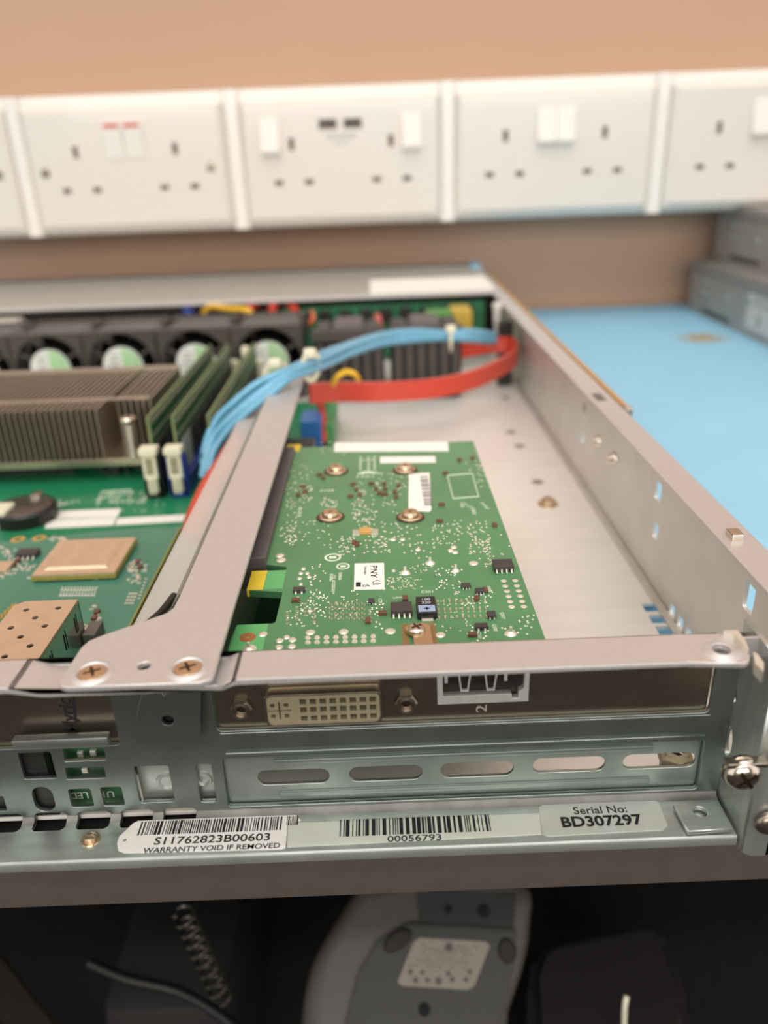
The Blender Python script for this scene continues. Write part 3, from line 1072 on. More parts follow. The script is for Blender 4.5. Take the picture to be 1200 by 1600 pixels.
pts = [(q.x + .9 * math.cos(t / 8 * 4.6 + .6), q.y + .9 * math.sin(t / 8 * 4.6 + .6), GZ + .13) for t in range(9)]
tube(bm, pts, .1, 5, 2)
tube(bm, [(q.x - .9, q.y - 1.1, GZ + .13), (q.x + .2, q.y - .2, GZ + .13), (q.x + .9, q.y - .9, GZ + .13)], .09, 5, 2)
link_mesh('printed_symbol', bm, INK, g1)
sticker('paper_sticker', [(523, 692), (700, 691), (701, 705), (522, 706)], PAPER, .1, z=GZ, parent=gc)
sticker('paper_sticker', [(594, 714), (680, 713), (681, 723), (594, 724)], PAPER, .1, z=GZ, parent=gc)
g2 = sticker('paper_sticker', [(639, 741), (671, 739), (674, 797), (671, 800), (638, 798)], PAPER, .1, z=GZ, parent=gc)
g2['label'] = 'tall white sticker with barcode'
bm = new_bm()
a = P(656, 745, z=GZ); b = P(669, 793, z=GZ)
barcode(bm, -a.y, -b.y, 0, 2.3, GZ + .11, M=Matrix(((0, 1, 0, a.x), (-1, 0, 0, 0), (0, 0, 1, 0), (0, 0, 0, 1))), seed=4, wmin=.5, wmax=1.4)
link_mesh('barcode', bm, mat('barcode_grey', (112, 108, 108), 0, .6), g2)

# silkscreen (flat print)
bm = new_bm()
for pts in ([(699, 743), (738, 740), (748, 776), (708, 779)],):
    pp = [P(a, b, z=GZ + .02) for a, b in pts]
    for i in range(4):
        tube(bm, [pp[i], pp[(i + 1) % 4]], .16, 4, 1)
for (a, b, r1) in ((520, 871, 2.0), (536, 885, 1.6)):
    q = P(a, b, z=GZ)
    plate(bm, [circle(q.x, q.y, r1), circle(q.x, q.y, r1 * .74)], .05, XY(GZ + .03))
    box(bm, q.x - r1 * .42, q.x + r1 * .42, q.y - r1 * .3, q.y + r1 * .3, GZ, GZ + .05)
q = P(517, 906, z=GZ); text(bm, 'E168066', 1.0, flat(q.x, q.y + 1, GZ + .04, -90), .02)
q = P(521, 912, z=GZ); text(bm, 'I.T.E. ACCESSORY', 1.0, flat(q.x, q.y, GZ + .04, -90), .02)
q = P(531, 904, z=GZ); text(bm, 'E248656', 1.0, flat(q.x, q.y + 1, GZ + .04, -90), .02)
for (a, b, s, an, t) in ((594, 939, 1.1, -90, 'C29'), (764, 920, 1.0, -90, 'Q502'), (785, 962, 1.1, -90, 'Q507'), (773, 981, 1.1, -90, 'Q508'), (749, 993, 1.0, -90, 'C101'), (625, 934, 1.0, 0, 'U50008'), (668, 925, 1.3, 0, 'C501'),
                         (740, 800, 1.5, -90, 'BIOS'), (730, 790, 1.5, -60, 'C72 C73'), (722, 790, 1.5, -90, 'R45'), (757, 790, 1.4, -75, 'U14 R63'), (473, 760, 1.4, -90, 'C1112'), (486, 765, 1.3, -90, 'P682'), (511, 767, 2.0, 0, 'WXXXX'),
                         (468, 800, 1.5, -90, '600-50728'), (575, 719, 2.4, 0, 'VCC'), (575, 745, 1.8, 0, 'R812')):
    if t in ('WXXXX',):
        t = 'P728'
    q = P(a, b, z=GZ); text(bm, t, s, flat(q.x, q.y, GZ + .04, an), .01)
q = P(575, 742, z=GZ)
for r_ in (3.0, 2.0):
    pts = [(q.x + r_ * 1.1 * math.cos(math.radians(t)), q.y - .5 + r_ * math.sin(math.radians(t)), GZ + .03) for t in range(20, 161, 20)]
    tube(bm, pts, .22, 4, 2)
for k in range(7):
    y_ = P(575, 714 + k * 3.2, z=GZ).y
    for dx in (-2.3, 0.2, 2.0):
        q = P(575, 725, z=GZ)
        box(bm, q.x + dx - .35, q.x + dx + .35, y_ - .4, y_ + .4, GZ, GZ + .05)
link_mesh('silkscreen_print', bm, SILK, gc, kind='stuff')

# solder pads and vias: nobody could count them
rnd = random.Random(11)
bm = new_bm()
for cx, cy, rx, ry, n, r in ((455, 770, 8, 75, 60, .28), (478, 755, 10, 30, 34, .3), (515, 785, 14, 8, 26, .3), (450, 838, 12, 14, 30, .3), (560, 790, 12, 25, 44, .28), (572, 815, 18, 20, 60, .26),
                              (540, 855, 14, 14, 30, .3), (595, 850, 14, 14, 36, .3), (560, 850, 30, 14, 24, .3), (610, 815, 14, 30, 16, .3), (640, 840, 20, 25, 26, .3), (700, 830, 24, 20, 46, .25), (748, 840, 18, 26, 60, .3),
                              (760, 865, 12, 20, 26, .28), (680, 870, 34, 24, 22, .28), (700, 905, 22, 16, 30, .24), (645, 905, 22, 20, 40, .18), (620, 912, 22, 10, 50, .18), (495, 905, 14, 24, 18, .26), (520, 945, 40, 24, 56, .24), (585, 960, 14, 22, 26, .26),
                              (740, 935, 30, 12, 30, .24), (770, 990, 40, 14, 16, .26), (820, 975, 14, 20, 16, .24), (700, 960, 40, 26, 30, .2), (480, 930, 24, 10, 16, .26), (475, 960, 26, 20, 30, .24), (760, 735, 14, 26, 22, .35), (520, 700, 24, 10, 14, .35),
                              (600, 765, 45, 25, 60, .3), (620, 745, 40, 18, 20, .3), (480, 830, 20, 20, 16, .26), (510, 830, 8, 30, 14, .22), (740, 725, 22, 18, 10, .35), (790, 830, 8, 40, 14, .3)):
    dots(bm, scatter(rnd, cx, cy, rx, ry, n), r, GZ, .08, 6)
# pins of the display socket on the solder side
for i in range(8):
    for b in (997, 1004):
        dots(bm, [(481 + i * 14.6, b - i * .35)], .62, GZ, .35, 10)
# two columns of six test pads
for i in range(6):
    dots(bm, [(787 + i * 2.5, 907.5 + i * 8.1), (805 + i * 2.7, 907 + i * 8.1)], .68, GZ, .12, 12)
dots(bm, [(485, 988, 1.0), (537, 987, 1.0), (610, 986, 1.1), (410, 991, 1.0), (437, 1001, .8), (448, 996, .7), (457, 1000, .8), (436, 1011, .8), (456, 1010, .8), (484, 955, .5), (474, 889, .6), (480, 896, .55), (470, 896, .6), (483, 902, .6), (468, 904, .6), (470, 913, .5),
           (614, 843, .8), (629, 843, .7), (653, 859, .7), (709, 855, .8), (704, 860, .7), (711, 863, .8), (740, 880, 1.1), (688, 992, 1.0), (437, 868, 1.1), (439, 875, 1.2), (615, 892, .5)], 1, GZ, .25, 12)
pb = link_mesh('solder_points', bm, TIN, gc, True, kind='stuff')
# tall solder pins
for a, b, r in ((633, 893, 1.15), (672, 878, 1.15), (712, 890, .9), (798, 988, 1.2), (389, 1012, 1.5)):
    q = P(a, b + 2, z=GZ)
    bm = new_bm(); lathe(bm, [(0, 1.6), (.3, 1.5), (.4, .6), (r * .8, .3), (r, 0)], 14, Matrix.Translation((q.x, q.y, GZ)))
    link_mesh('pin_joint', bm, TIN, gc, True)
bm = new_bm()
q = P(387, 996, z=GZ); plate(bm, [circle(q.x, q.y, 1.6), circle(q.x, q.y, .3)], .06, XY(GZ + .04))
link_mesh('copper_ring', bm, COPPER, gc)
# tiny parts grid next to the capacitor, and ceramic capacitors
bm = new_bm()
for i in range(9):
    for j in range(5):
        dots(bm, [(684 + i * 9.2 + j * .6, 938 + j * 6.3 - i * .3)], .26, GZ, .1, 6)
        if j % 2 == 0:
            pads(bm, [(684 + i * 9.2 + j * .6, 941 + j * 6.3 - i * .3, .35, .9)], 1, 1, GZ, .25)
for cx in (515, 524, 533, 542, 550, 558, 566):
    for j in range(4):
        pads(bm, [(cx, 944 + j * 7.4, .3, .6)], 1, 1, GZ, .25)
        pads(bm, [(cx + 3.6, 946 + j * 7.4, .3, .5)], 1, 1, GZ, .25)
for (cx, cy) in ((449, 968), (464, 960), (477, 955), (491, 965), (578, 965)):
    for j in range(4):
        pads(bm, [(cx, cy - 10 + j * 6, .6, .5)], 1, 1, GZ, .3)
link_mesh('tiny_resistors', bm, mat('resistor_body', (178, 176, 150), .3, .4, .2), gc, kind='stuff')
bm = new_bm()
for (a, b) in ((552, 758), (557, 766), (562, 775), (580, 757), (587, 765), (593, 772), (600, 757), (602, 765), (601, 774), (617, 770), (623, 760), (619, 778), (548, 777), (687, 816), (690, 790), (773, 822), (696, 741), (718, 720), (739, 717), (473, 762), (466, 775), (477, 770),
               (499, 743), (505, 748), (553, 850), (558, 852), (633, 937), (745, 937), (758, 924), (738, 994), (462, 940), (575, 972), (598, 960)):
    q = P(a, b, z=GZ)
    aa = rnd.choice((0, 90))
    box(bm, -.55, .55, -.85, .85, 0, .7, .06, flat(q.x, q.y, GZ, aa))
link_mesh('ceramic_capacitors', bm, mat('ceramic_brown', (104, 70, 54), 0, .5, .2), gc, kind='stuff')
q = P(571, 832, z=GZ)
bm = new_bm(); box(bm, q.x - 1.4, q.x + 1.4, q.y - 1.3, q.y + 1.3, GZ, GZ + .9, .1)
s = link_mesh('coil', bm, mat('coil_amber', (210, 160, 90), .1, .4), gc)
bm = new_bm()
for k in range(4):
    for sg in (-1, 1):
        box(bm, q.x + sg * 2.3 - .9, q.x + sg * 2.3 + .9, q.y - 1.5 + k * .85, q.y - 1.1 + k * .85, GZ, GZ + .2)
link_mesh('coil_pads', bm, TIN, s)
# pads under the board toward the heatsink (underside parts seen below the left edge)
bm = new_bm(); box(bm, -25, 24, 40, 110, 22, GZ - 1.8, 1)
link_mesh('underside_heatsink', bm, BLACKP, gc)

# ================================================================ MOTHERBOARD
MZ = 5.0
mb = thing('motherboard', 'bright green motherboard on the chassis floor at the left', 'motherboard', (-180, 150, 1))
mx_ = P(521, 650, z=MZ).x
bm = new_bm(); box(bm, -330, -26, 12, 285, MZ - 1.6, MZ)
link_mesh('circuit_board', bm, MOBO, mb)
bm = new_bm()
for (x, y) in ((-320, 20), (-320, 270), (-40, 20), (-34, 270), (-180, 150)):
    lathe(bm, [(2, 0), (2, MZ - 1.6)], 6, Matrix.Translation((x, y, 0)))
link_mesh('standoffs', bm, BRASSY, mb, kind='stuff')
# coin battery in holder
q = P(40, 783, z=12)
bt = thing('coin_cell_holder', 'round dark coin battery holder on the motherboard at left edge', 'battery', (q.x, q.y, MZ))
M = Matrix.Translation((q.x - 1, q.y, MZ))
bm = new_bm(); lathe(bm, [(11.0, 0), (11.2, 4.5), (10.6, 5.3), (9.8, 5.0)], 36, M); lathe(bm, [(0, 0), (11.0, 0)], 36, M)
link_mesh('holder_ring', bm, BLACKP, bt, True)
bm = new_bm(); lathe(bm, [(0, 5.6), (9.2, 5.6), (9.8, 5.2), (9.8, 2)], 36, M)
link_mesh('coin_cell', bm, mat('cell_steel', (120, 118, 116), .9, .3), bt, True)
bm = new_bm(); box(bm, q.x - 1, q.x + 2.4, q.y + 6, q.y + 11, MZ + 4.8, MZ + 6.6, .3)
link_mesh('contact_clip', bm, NICKEL_B, bt)
q = P(0, 805, z=9)
bm = new_bm(); box(bm, q.x - 7, q.x + 4, q.y - 4, q.y + 5, MZ, MZ + 7, .6)
o = link_mesh('header_connector', bm, CREAM); tag(o, 'cream pin header beside the coin battery holder', 'connector')
# silkscreen prints and label bars
sticker('barcode_label', [(84, 799), (190, 795), (183, 808), (80, 811)], PAPER, .1, z=MZ, parent=mb)
sticker('barcode_label', [(184, 810), (290, 804), (286, 815), (180, 821)], PAPER, .1, z=MZ, parent=mb)
sticker('barcode_label', [(74, 813), (182, 809), (177, 821), (70, 826)], PAPER, .1, z=MZ, parent=mb)
bm = new_bm()
for (a, b, s, an, t) in ((196, 772, 4.6, 0, 'SLOT 1'), (170, 778, 5.0, -0, 'JP12'), (228, 778, 4.0, 80, 'DIMM'), (108, 786, 3.6, 20, 'BAT1'), (190, 784, 4.0, 0, 'X8DTU')):
    if t == 'X8DTU':
        t = 'REV 2'
    q = P(a, b, z=MZ); text(bm, t, s, flat(q.x, q.y, MZ + .05, an), .03)
for a, b, c, d in ((158, 770, 152, 790), (160, 769, 205, 766), (205, 767, 200, 785)):
    tube(bm, [P(a, b, z=MZ + .05), P(c, d, z=MZ + .05)], .3, 4, 1)
link_mesh('silkscreen_print', bm, SILK, mb, kind='stuff')
bm = new_bm()
rnd = random.Random(3)
dots(bm, scatter(rnd, 90, 788, 12, 6, 12), .5, MZ, .3, 6)
dots(bm, scatter(rnd, 200, 790, 60, 10, 14), .35, MZ, .2, 6)
link_mesh('solder_points', bm, TIN, mb, kind='stuff')
bm = new_bm()
for k in range(26):
    x, y = rnd.uniform(-325, -115), rnd.uniform(196, 280)
    box(bm, x, x + rnd.uniform(4, 12), y, y + rnd.uniform(4, 10), MZ, MZ + rnd.uniform(2, 6), .3)
for k in range(20):
    x, y = rnd.uniform(-160, -104), rnd.uniform(186, 200)
    box(bm, x, x + rnd.uniform(2, 5), y, y + rnd.uniform(2, 4), MZ, MZ + rnd.uniform(1, 4), .2)
link_mesh('board_components', bm, BLACKP, mb, kind='stuff')

# ================================================================ NETWORK CARD
NZ = 17.5
nc = thing('network_card', 'teal green network card with large tan chip and metal port cage', 'network card', (-95, 50, NZ))
e1 = P(283, 823, z=NZ); e2 = P(0, 850, z=NZ)
bm = new_bm(); plate(bm, [[(-64.5, 3), (-64.5, e1.y), (-80, e1.y + .2), (-118, 97.5), (-150, 97.5), (-150, 3)]], 1.6, XY(NZ - .8))
link_mesh('circuit_board', bm, NETG, nc)
bm = new_bm(); box(bm, -64.6, -64.2, 3, e1.y, NZ - 1.6, NZ + .02)
link_mesh('board_edge', bm, FR4E, nc)
# big lidded chip
cz = NZ + 2.6
c4 = PL([(47, 897), (178, 894), (213, 839), (95, 841)], 'x', 'y', z=cz)
x0 = (c4[0][0] + c4[3][0]) / 2; x1 = (c4[1][0] + c4[2][0]) / 2; y0 = (c4[0][1] + c4[1][1]) / 2; y1 = (c4[2][1] + c4[3][1]) / 2
bm = new_bm(); box(bm, x0, x1, y0, y1, NZ + .5, NZ + 1.7)
cp = link_mesh('processor_package', bm, FR4E, nc)
bm = new_bm()
lv = []
for (ins, zz) in ((.15, 1.7), (.15, 2.3), (2.6, 2.32), (3.6, 2.9)):
    lv.append([bm.verts.new((X, Y, NZ + zz)) for X, Y in ((x0 + ins, y0 + ins), (x1 - ins, y0 + ins), (x1 - ins, y1 - ins), (x0 + ins, y1 - ins))])
for a, b in zip(lv[:-1], lv[1:]):
    for i in range(4):
        bm.faces.new((a[i], a[(i + 1) % 4], b[(i + 1) % 4], b[i]))
bm.faces.new(lv[-1])
link_mesh('metal_lid', bm, TANMETAL, cp)
# SFP cage
gz = NZ + 11.6
cg = PL([(120, 936), (60, 1036), (-20, 1036), (30, 944), (50, 937)], 'x', 'y', z=gz)
hl = []
for a, b in ((131, 950)[:2] and (91, 950), (41, 953), (55, 965), (70, 978), (17, 981), (32, 995), (47, 1009), (7, 1026), (22, 1040), (-8, 1012)):
    q = P(a, b, z=gz); hl.append(circle(q.x, q.y, .75, 10))
cx1 = -72.8; cx0 = -87.2; cyb = 39.5
pc = hl
bm = new_bm()
hl2 = [h for h in pc if min(p[0] for p in h) > cx0 + .2 and max(p[0] for p in h) < cx1 - .2 and min(p[1] for p in h) > 1]
plate(bm, [[(cx0, 2), (cx1, 2), (cx1, cyb), (cx0 + 2, cyb), (cx0, cyb - 1.6)]] + hl2, .5, XY(gz - .25))
cage = link_mesh('port_cage', bm, TANMETAL, nc)
bm = new_bm()
box(bm, cx1 - .4, cx1, 2, cyb, NZ + .6, gz - .5)
box(bm, cx0, cx0 + .4, 2, cyb, NZ + .6, gz - .5)
box(bm, cx0, cx1, cyb - .4, cyb, NZ + .6, gz - .5)
link_mesh('cage_sides', bm, mat('cage_side', (190, 196, 184), .9, .15), cage)
bm = new_bm()
for yy in (12, 20, 28, 35):
    box(bm, cx1 - .02, cx1 + .1, yy, yy + .5, NZ + 5, NZ + 9)
    box(bm, cx1 - .02, cx1 + .1, yy + 1.2, yy + 1.4, NZ + 5, NZ + 9.5)
link_mesh('cage_slits', bm, HOLE, cage)
bm = new_bm(); box(bm, cx0 + .5, cx1 - .5, 3, cyb - 1, NZ + 1, gz - 1.2)
link_mesh('cage_inside', bm, HOLE, cage)
# nose of the cage coming out of the bracket at the left edge
bm = new_bm()
box(bm, -104, -89.5, -9, 2, 21.5, 34, .8)
o2 = link_mesh('port_mouth', bm, mat('port_mouth_metal', (190, 180, 160), .9, .25), nc)
bm = new_bm()
box(bm, -89.6, -88.9, -6, 1.2, 21.5, 33, .3)
link_mesh('spring_finger', bm, NICKEL, nc)
# card bracket
bm = new_bm(); box(bm, -119, -53.6, 1.1, 2.0, 18.4, 38)
nb = link_mesh('slot_bracket', bm, NICKEL, nc)
q = P(107, 1121, y=1)
bm = new_bm(); text(bm, 'Myric', 3.7, Matrix.Translation((q.x, 1.05, q.z + .15)) @ Matrix.Rotation(math.pi / 2, 4, 'X') @ Matrix.Rotation(math.pi / 2, 4, 'Z'), .07, .02, shear=.18)
qa = P(118, 1146, y=1); qb = P(112, 1088, y=1)
prism(bm, [(qa.x, qa.z), (qa.x + .5, qa.z), (qb.x + .5, qb.z), (qb.x, qb.z)], -1.07, -1.0, XZ(0))
link_mesh('lettering', bm, INK, nb)
# curved lip below the bracket
bm = new_bm()
a = P(20, 1172, y=-2.4); b = P(172, 1172, y=-2.4); c_ = P(100, 1157, y=-2.4)
box(bm, a.x, b.x, -2.4, -.4, (a.z + b.z) / 2 + .2, c_.z + .3, .4)
link_mesh('window_lip', bm, mat('lip_zinc', (150, 154, 152), .85, .4), ch, True)
# small parts on the card
chip(nc, 43, 861, 6.0, 3.8, 1.7, NZ, 4)
chip(nc, 0, 884, 6.0, 6.0, 1.2, NZ, 0, 'crystal', TANMETAL)
q = P(133, 952, z=NZ + 3)
bm = new_bm(); box(bm, cx1 + .3, cx1 + 3.4, cyb - 3, cyb + 3.5, NZ + .1, NZ + 3.6, .3)
link_mesh('connector_block', bm, mat('block_grey', (110, 106, 100), .3, .5), nc)
bm = new_bm()
rnd = random.Random(21)
for cx, cy, rx, ry, n in ((90, 843, 12, 3, 14), (12, 862, 12, 8, 10), (30, 880, 16, 12, 24), (10, 898, 14, 5, 12), (48, 895, 6, 10, 6), (215, 885, 14, 10, 26), (205, 905, 14, 8, 12), (150, 905, 8, 3, 4), (205, 935, 8, 8, 0), (150, 960, 12, 12, 10), (140, 985, 10, 8, 8)):
    for a in scatter(rnd, cx, cy, rx, ry, n):
        pads(bm, [(a[0], a[1], rnd.uniform(.5, 1.1), rnd.uniform(.4, .9))], 1, 1, NZ, .35)
for i in range(12):
    for j in range(4):
        dots(bm, [(98 + i * 4.8 - j * 1.2, 918 + j * 4.2)], .42 if j % 2 else .3, NZ, .3 if j % 2 else .1, 6)
for i in range(4):
    for j in range(3):
        pads(bm, [(203 - i * 2 + j * 5, 928 + i * 5, .7, .7)], 1, 1, NZ, .15)
for i in range(7):
    pads(bm, [(228 - i * 1.8, 905 + i * 5, .7, .5)], 1, 1, NZ, .1)
link_mesh('solder_points', bm, TIN, nc, kind='stuff')
bm = new_bm()
for (a, b) in ((28, 878), (22, 884), (152, 958), (148, 967), (219, 887), (216, 879), (135, 998)):
    q = P(a, b, z=NZ); box(bm, q.x - .6, q.x + .6, q.y - .9, q.y + .9, NZ, NZ + .8, .08)
link_mesh('ceramic_capacitors', bm, MATS['ceramic_brown'], nc, kind='stuff')
for (a, b, n_) in ((120, 1000, 3), (106, 1012, 3), (140, 990, 2)):
    q = P(a, b, z=NZ + 1)
    bm = new_bm()
    for k in range(n_):
        box(bm, q.x - 1.6 + k * 1.2, q.x - .8 + k * 1.2, q.y - 1.5, q.y + 1.5, NZ, NZ + 2.0, .2)
    box(bm, q.x - 1.8, q.x + 2.4, q.y - .5, q.y + .5, NZ, NZ + 2.4, .2)
    link_mesh('light_pipe_clip', bm, TIN, nc)
for (a, b, m_) in ((28, 843, COPPER), (61, 841, COPPER)):
    q = P(a, b, z=NZ)
    bm = new_bm(); plate(bm, [circle(q.x, q.y, 2.2), circle(q.x, q.y, 1.0)], .1, XY(NZ + .05))
    link_mesh('plated_ring', bm, GOLD, nc)
bm = new_bm()
for i in range(5):
    for j in range(2):
        q = P(22 - i * 5.5 - j * -0, 946 + i * 5 + j * 5, z=NZ)
        plate(bm, [circle(q.x + j * 1.2, q.y, .75, 8), circle(q.x + j * 1.2, q.y, .35, 8)], .2, XY(NZ + .1))
link_mesh('gold_pad_rows', bm, GOLD, nc)

# ---- parts of the rear openings, left side: connectors behind the cut-outs
q = P(58, 1197, y=4)
bm = new_bm(); box(bm, -82.5, -69.3, 1.4, 10, 0, 17)
o = link_mesh('black_jack', bm, BLACKP); tag(o, 'black socket body behind the square opening in the rear panel', 'connector')
bm = new_bm()
box(bm, -69, -55.5, 4, 5, -.4, 17.5)
dgb = link_mesh('status_board', bm, DARKG)
bm = new_bm()
for (a, b) in ((125, 1180), (132, 1205), (145, 1178)):
    q = P(a, b, y=3.2); box(bm, q.x - .6, q.x + .6, 3.2, 4, q.z - .6, q.z + .6, .1)
link_mesh('light_emitting_diode', bm, TIN, dgb)
bm = new_bm()
q = P(123, 1243, y=3.9); text(bm, 'LED', 2.4, Matrix.Translation((q.x, 3.95, q.z)) @ Matrix.Rotation(math.pi / 2, 4, 'X') @ Matrix.Rotation(math.pi, 4, 'Z'), .02, .02)
q = P(168, 1241, y=3.9); text(bm, 'U1', 2.4, Matrix.Translation((q.x, 3.95, q.z)) @ Matrix.Rotation(math.pi / 2, 4, 'X') @ Matrix.Rotation(math.pi, 4, 'Z'), .02, .02)
link_mesh('lettering', bm, SILK, dgb)
tag(dgb, 'small dark green board seen through the little square openings of the rear panel', 'circuit board')
# metal knock-out sheet behind the two openings left of the slot cover
bm = new_bm()
box(bm, -51.8, -36.2, 2.0, 2.6, 1.2, 13, .2)
q = P(246, 1221, y=2)
lathe(bm, [(2.3, 0), (2.1, .5), (1.6, .6), (1.3, .1), (0, .05)], 20, Matrix.Translation((q.x + 2, 2.0, q.z)) @ Matrix.Rotation(math.pi / 2, 4, 'X'))
q = P(318, 1217, y=2)
lathe(bm, [(1.9, 0), (1.7, .5), (1.3, .6), (1.0, .1), (0, .05)], 20, Matrix.Translation((q.x, 2.0, q.z)) @ Matrix.Rotation(math.pi / 2, 4, 'X'))
link_mesh('knockout_sheet', bm, ZINC, ch, True)

# ================================================================ HEAT SINK
hs = thing('heat_sink', 'large finned processor heat sink at left behind the coin battery', 'heat sink', (-160, 215, 10))
bm = new_bm(); box(bm, -250, -96, 178, 248, 11.5, 14.5, .3)
link_mesh('base_plate', bm, mat('base_nickel', (190, 180, 156), .9, .3), hs)
bm = new_bm(); box(bm, -240, -130, 190, 240, MZ, 11.5)
link_mesh('processor_socket', bm, BLACKP, hs)
xs = P(157, 640, z=36).x
pitch = 2.45


def fin_mesh(y0, y1):
    bm = new_bm()
    t = .45
    box(bm, 0, t, y0, y1, 14.5, 35.6)
    box(bm, 0, .8, y0, y1, 35.2, 35.8)
    return bm


f1 = link_mesh('fin', fin_mesh(177, 246), FINM, hs)
x = xs - .5 - pitch
f1.location = (f1.location.x + x * SC, f1.location.y, f1.location.z)
base = f1.location.copy()
for k in range(1, 30):
    c = f1.copy(); COL.objects.link(c); c.location = base + Vector((-k * pitch * SC, 0, 0))
f2 = link_mesh('fin', fin_mesh(190.5, 246), FINM, hs)
f2.location = (f2.location.x + (xs + 1.8) * SC, f2.location.y, f2.location.z)
b2 = f2.location.copy()
for k in range(1, 6):
    c = f2.copy(); COL.objects.link(c); c.location = b2 + Vector((k * 2.6 * SC, 0, 0))
bm = new_bm()
box(bm, xs - 72, xs + 15, 189.6, 192.2, 35.7, 36.3)
link_mesh('fin_tie_bar', bm, FINM, hs)
bm = new_bm()
box(bm, xs - 72, xs + 15.5, 241, 246, 35.7, 36.3)
link_mesh('fin_tie_bar', bm, FINM, hs)
# spring screw
q = P(205, 652, z=30)
bm = new_bm()
lathe(bm, [(0, 1.6), (2.6, 1.6), (3.3, 1.0), (3.3, 0), (2.2, 0), (0, 0)], 20, Matrix.Translation((q.x, q.y - 5, 30)))
ss = link_mesh('spring_screw', bm, NICKEL_B, hs, True)
bm = new_bm()
pts = []
for i in range(8 * 12 + 1):
    a = i / 12 * 2 * math.pi
    pts.append(Vector((q.x + 2.4 * math.cos(a), q.y - 5 + 2.4 * math.sin(a), 14.6 + 15 * i / 96)))
sweep(bm, pts, circ(.38, 6))
lathe(bm, [(1.4, 14.5), (1.4, 30)], 10, Matrix.Translation((q.x, q.y - 5, 0)))
link_mesh('spring', bm, NICKEL_B, ss, True)

# ================================================================ MEMORY MODULES
dm = [(-87.6, 'leftmost memory module, in the black socket next to the heat sink', BLACKP, 0), (-78.2, 'second memory module, standing in the blue socket', BLUES, 1), (-64.8, 'rightmost memory module beside the blue cable bundle', BLACKP, 2)]
for (X, lab, sm, i) in dm:
    y0, y1 = 163.5, 292
    sk = thing('memory_socket', ('black memory socket with cream latch, left one', 'blue memory socket with cream latch', 'black memory socket at right under the blue cables')[i], 'memory socket', (X, 225, MZ), group=None)
    bm = new_bm(); box(bm, X - 3.6, X + 3.6, 158, y1 + 6, MZ, MZ + 7.5, .4)
    for sg in (-1, 1):
        box(bm, X + sg * 2.6 - .9, X + sg * 2.6 + .9, 158, 163, MZ, MZ + 17, .4)
    link_mesh('socket_body', bm, sm, sk)
    for k, (yy, sgn) in enumerate(((157.2, 1), (y1 + 6, -1))):
        if i == 2 and k == 0:
            continue
        bm = new_bm()
        zt = MZ + 17.5
        prism(bm, [(yy, MZ + 3), (yy + sgn * 3.2, MZ + 3), (yy + sgn * 4.2, zt), (yy + sgn * 4.6, zt + 3), (yy - sgn * 1.6, zt + 3), (yy - sgn * .9, zt - 1), (yy - sgn * .2, MZ + 10)], X - 1.9, X + 1.9, YZ(0))
        box(bm, X - 3.3, X + 3.3, yy - 1.6, yy + sgn * 4.4 if sgn > 0 else yy + 1.6, zt + .5, zt + 3.2, .4)
        if sgn > 0:
            box(bm, X - 2.6, X + 2.6, yy - .9, yy + .6, MZ + 8.5, zt, .3)
            box(bm, X - 1.3, X - .3, yy - 1.6, yy - .5, MZ + 2.5, MZ + 9, .2)
            box(bm, X + .3, X + 1.3, yy - 1.6, yy - .5, MZ + 2.5, MZ + 9, .2)
        la = link_mesh('latch', bm, CREAM, sk)
        if sgn > 0:
            bm = new_bm(); box(bm, X - 1.4, X + 1.4, yy - 1.1, yy - .8, MZ + 10.5, zt - .5)
            link_mesh('latch_recess', bm, mat('latch_shade', (150, 146, 116), 0, .6), la)
    md = thing('memory_module', lab, 'memory module', (X, 228, MZ + 8), group='memory modules')
    bm = new_bm(); box(bm, X - .5, X + .5, y0, y1, MZ + 7.5, 35.6)
    link_mesh('module_board', bm, DARKG, md)
    bm = new_bm(); box(bm, X - .52, X + .52, y0, y1, 35.5, 35.7); box(bm, X - .52, X + .52, y0 - .15, y0, MZ + 8, 35.7)
    link_mesh('board_edge', bm, mat('module_edge', (116, 130, 84), 0, .5), md)
    c0 = None
    for k in range(9):
        ya = y0 + 5 + k * 13.6
        if c0 is None:
            bm = new_bm(); box(bm, X + .5, X + 1.6, ya, ya + 9, MZ + 9, 25, .1)
            c0 = link_mesh('memory_chip', bm, CHIPM, md)
        else:
            copy_part(c0, md, (0, k * 13.6, 0))
    bm = new_bm()
    for k in range(44):
        box(bm, X + .5, X + .8, y0 + 2 + k * 2.9, y0 + 3.4 + k * 2.9, 32.6, 34.4)
        box(bm, X + .5, X + .8, y0 + 2 + k * 2.9, y0 + 2.8 + k * 2.9, 27.5, 28.5)
    link_mesh('tiny_resistors', bm, MATS['resistor_body'], md, kind='stuff')
    if i != 1:
        continue
    bm = new_bm(); box(bm, X + 1.8, X + 1.95, y0 + 2, y0 + 16, MZ + 8, 26)
    link_mesh('module_label', bm, mat('label_silver', (200, 200, 200), .2, .5), md)

# ================================================================ FANS
FY0, FY1 = 309.0, 349.0


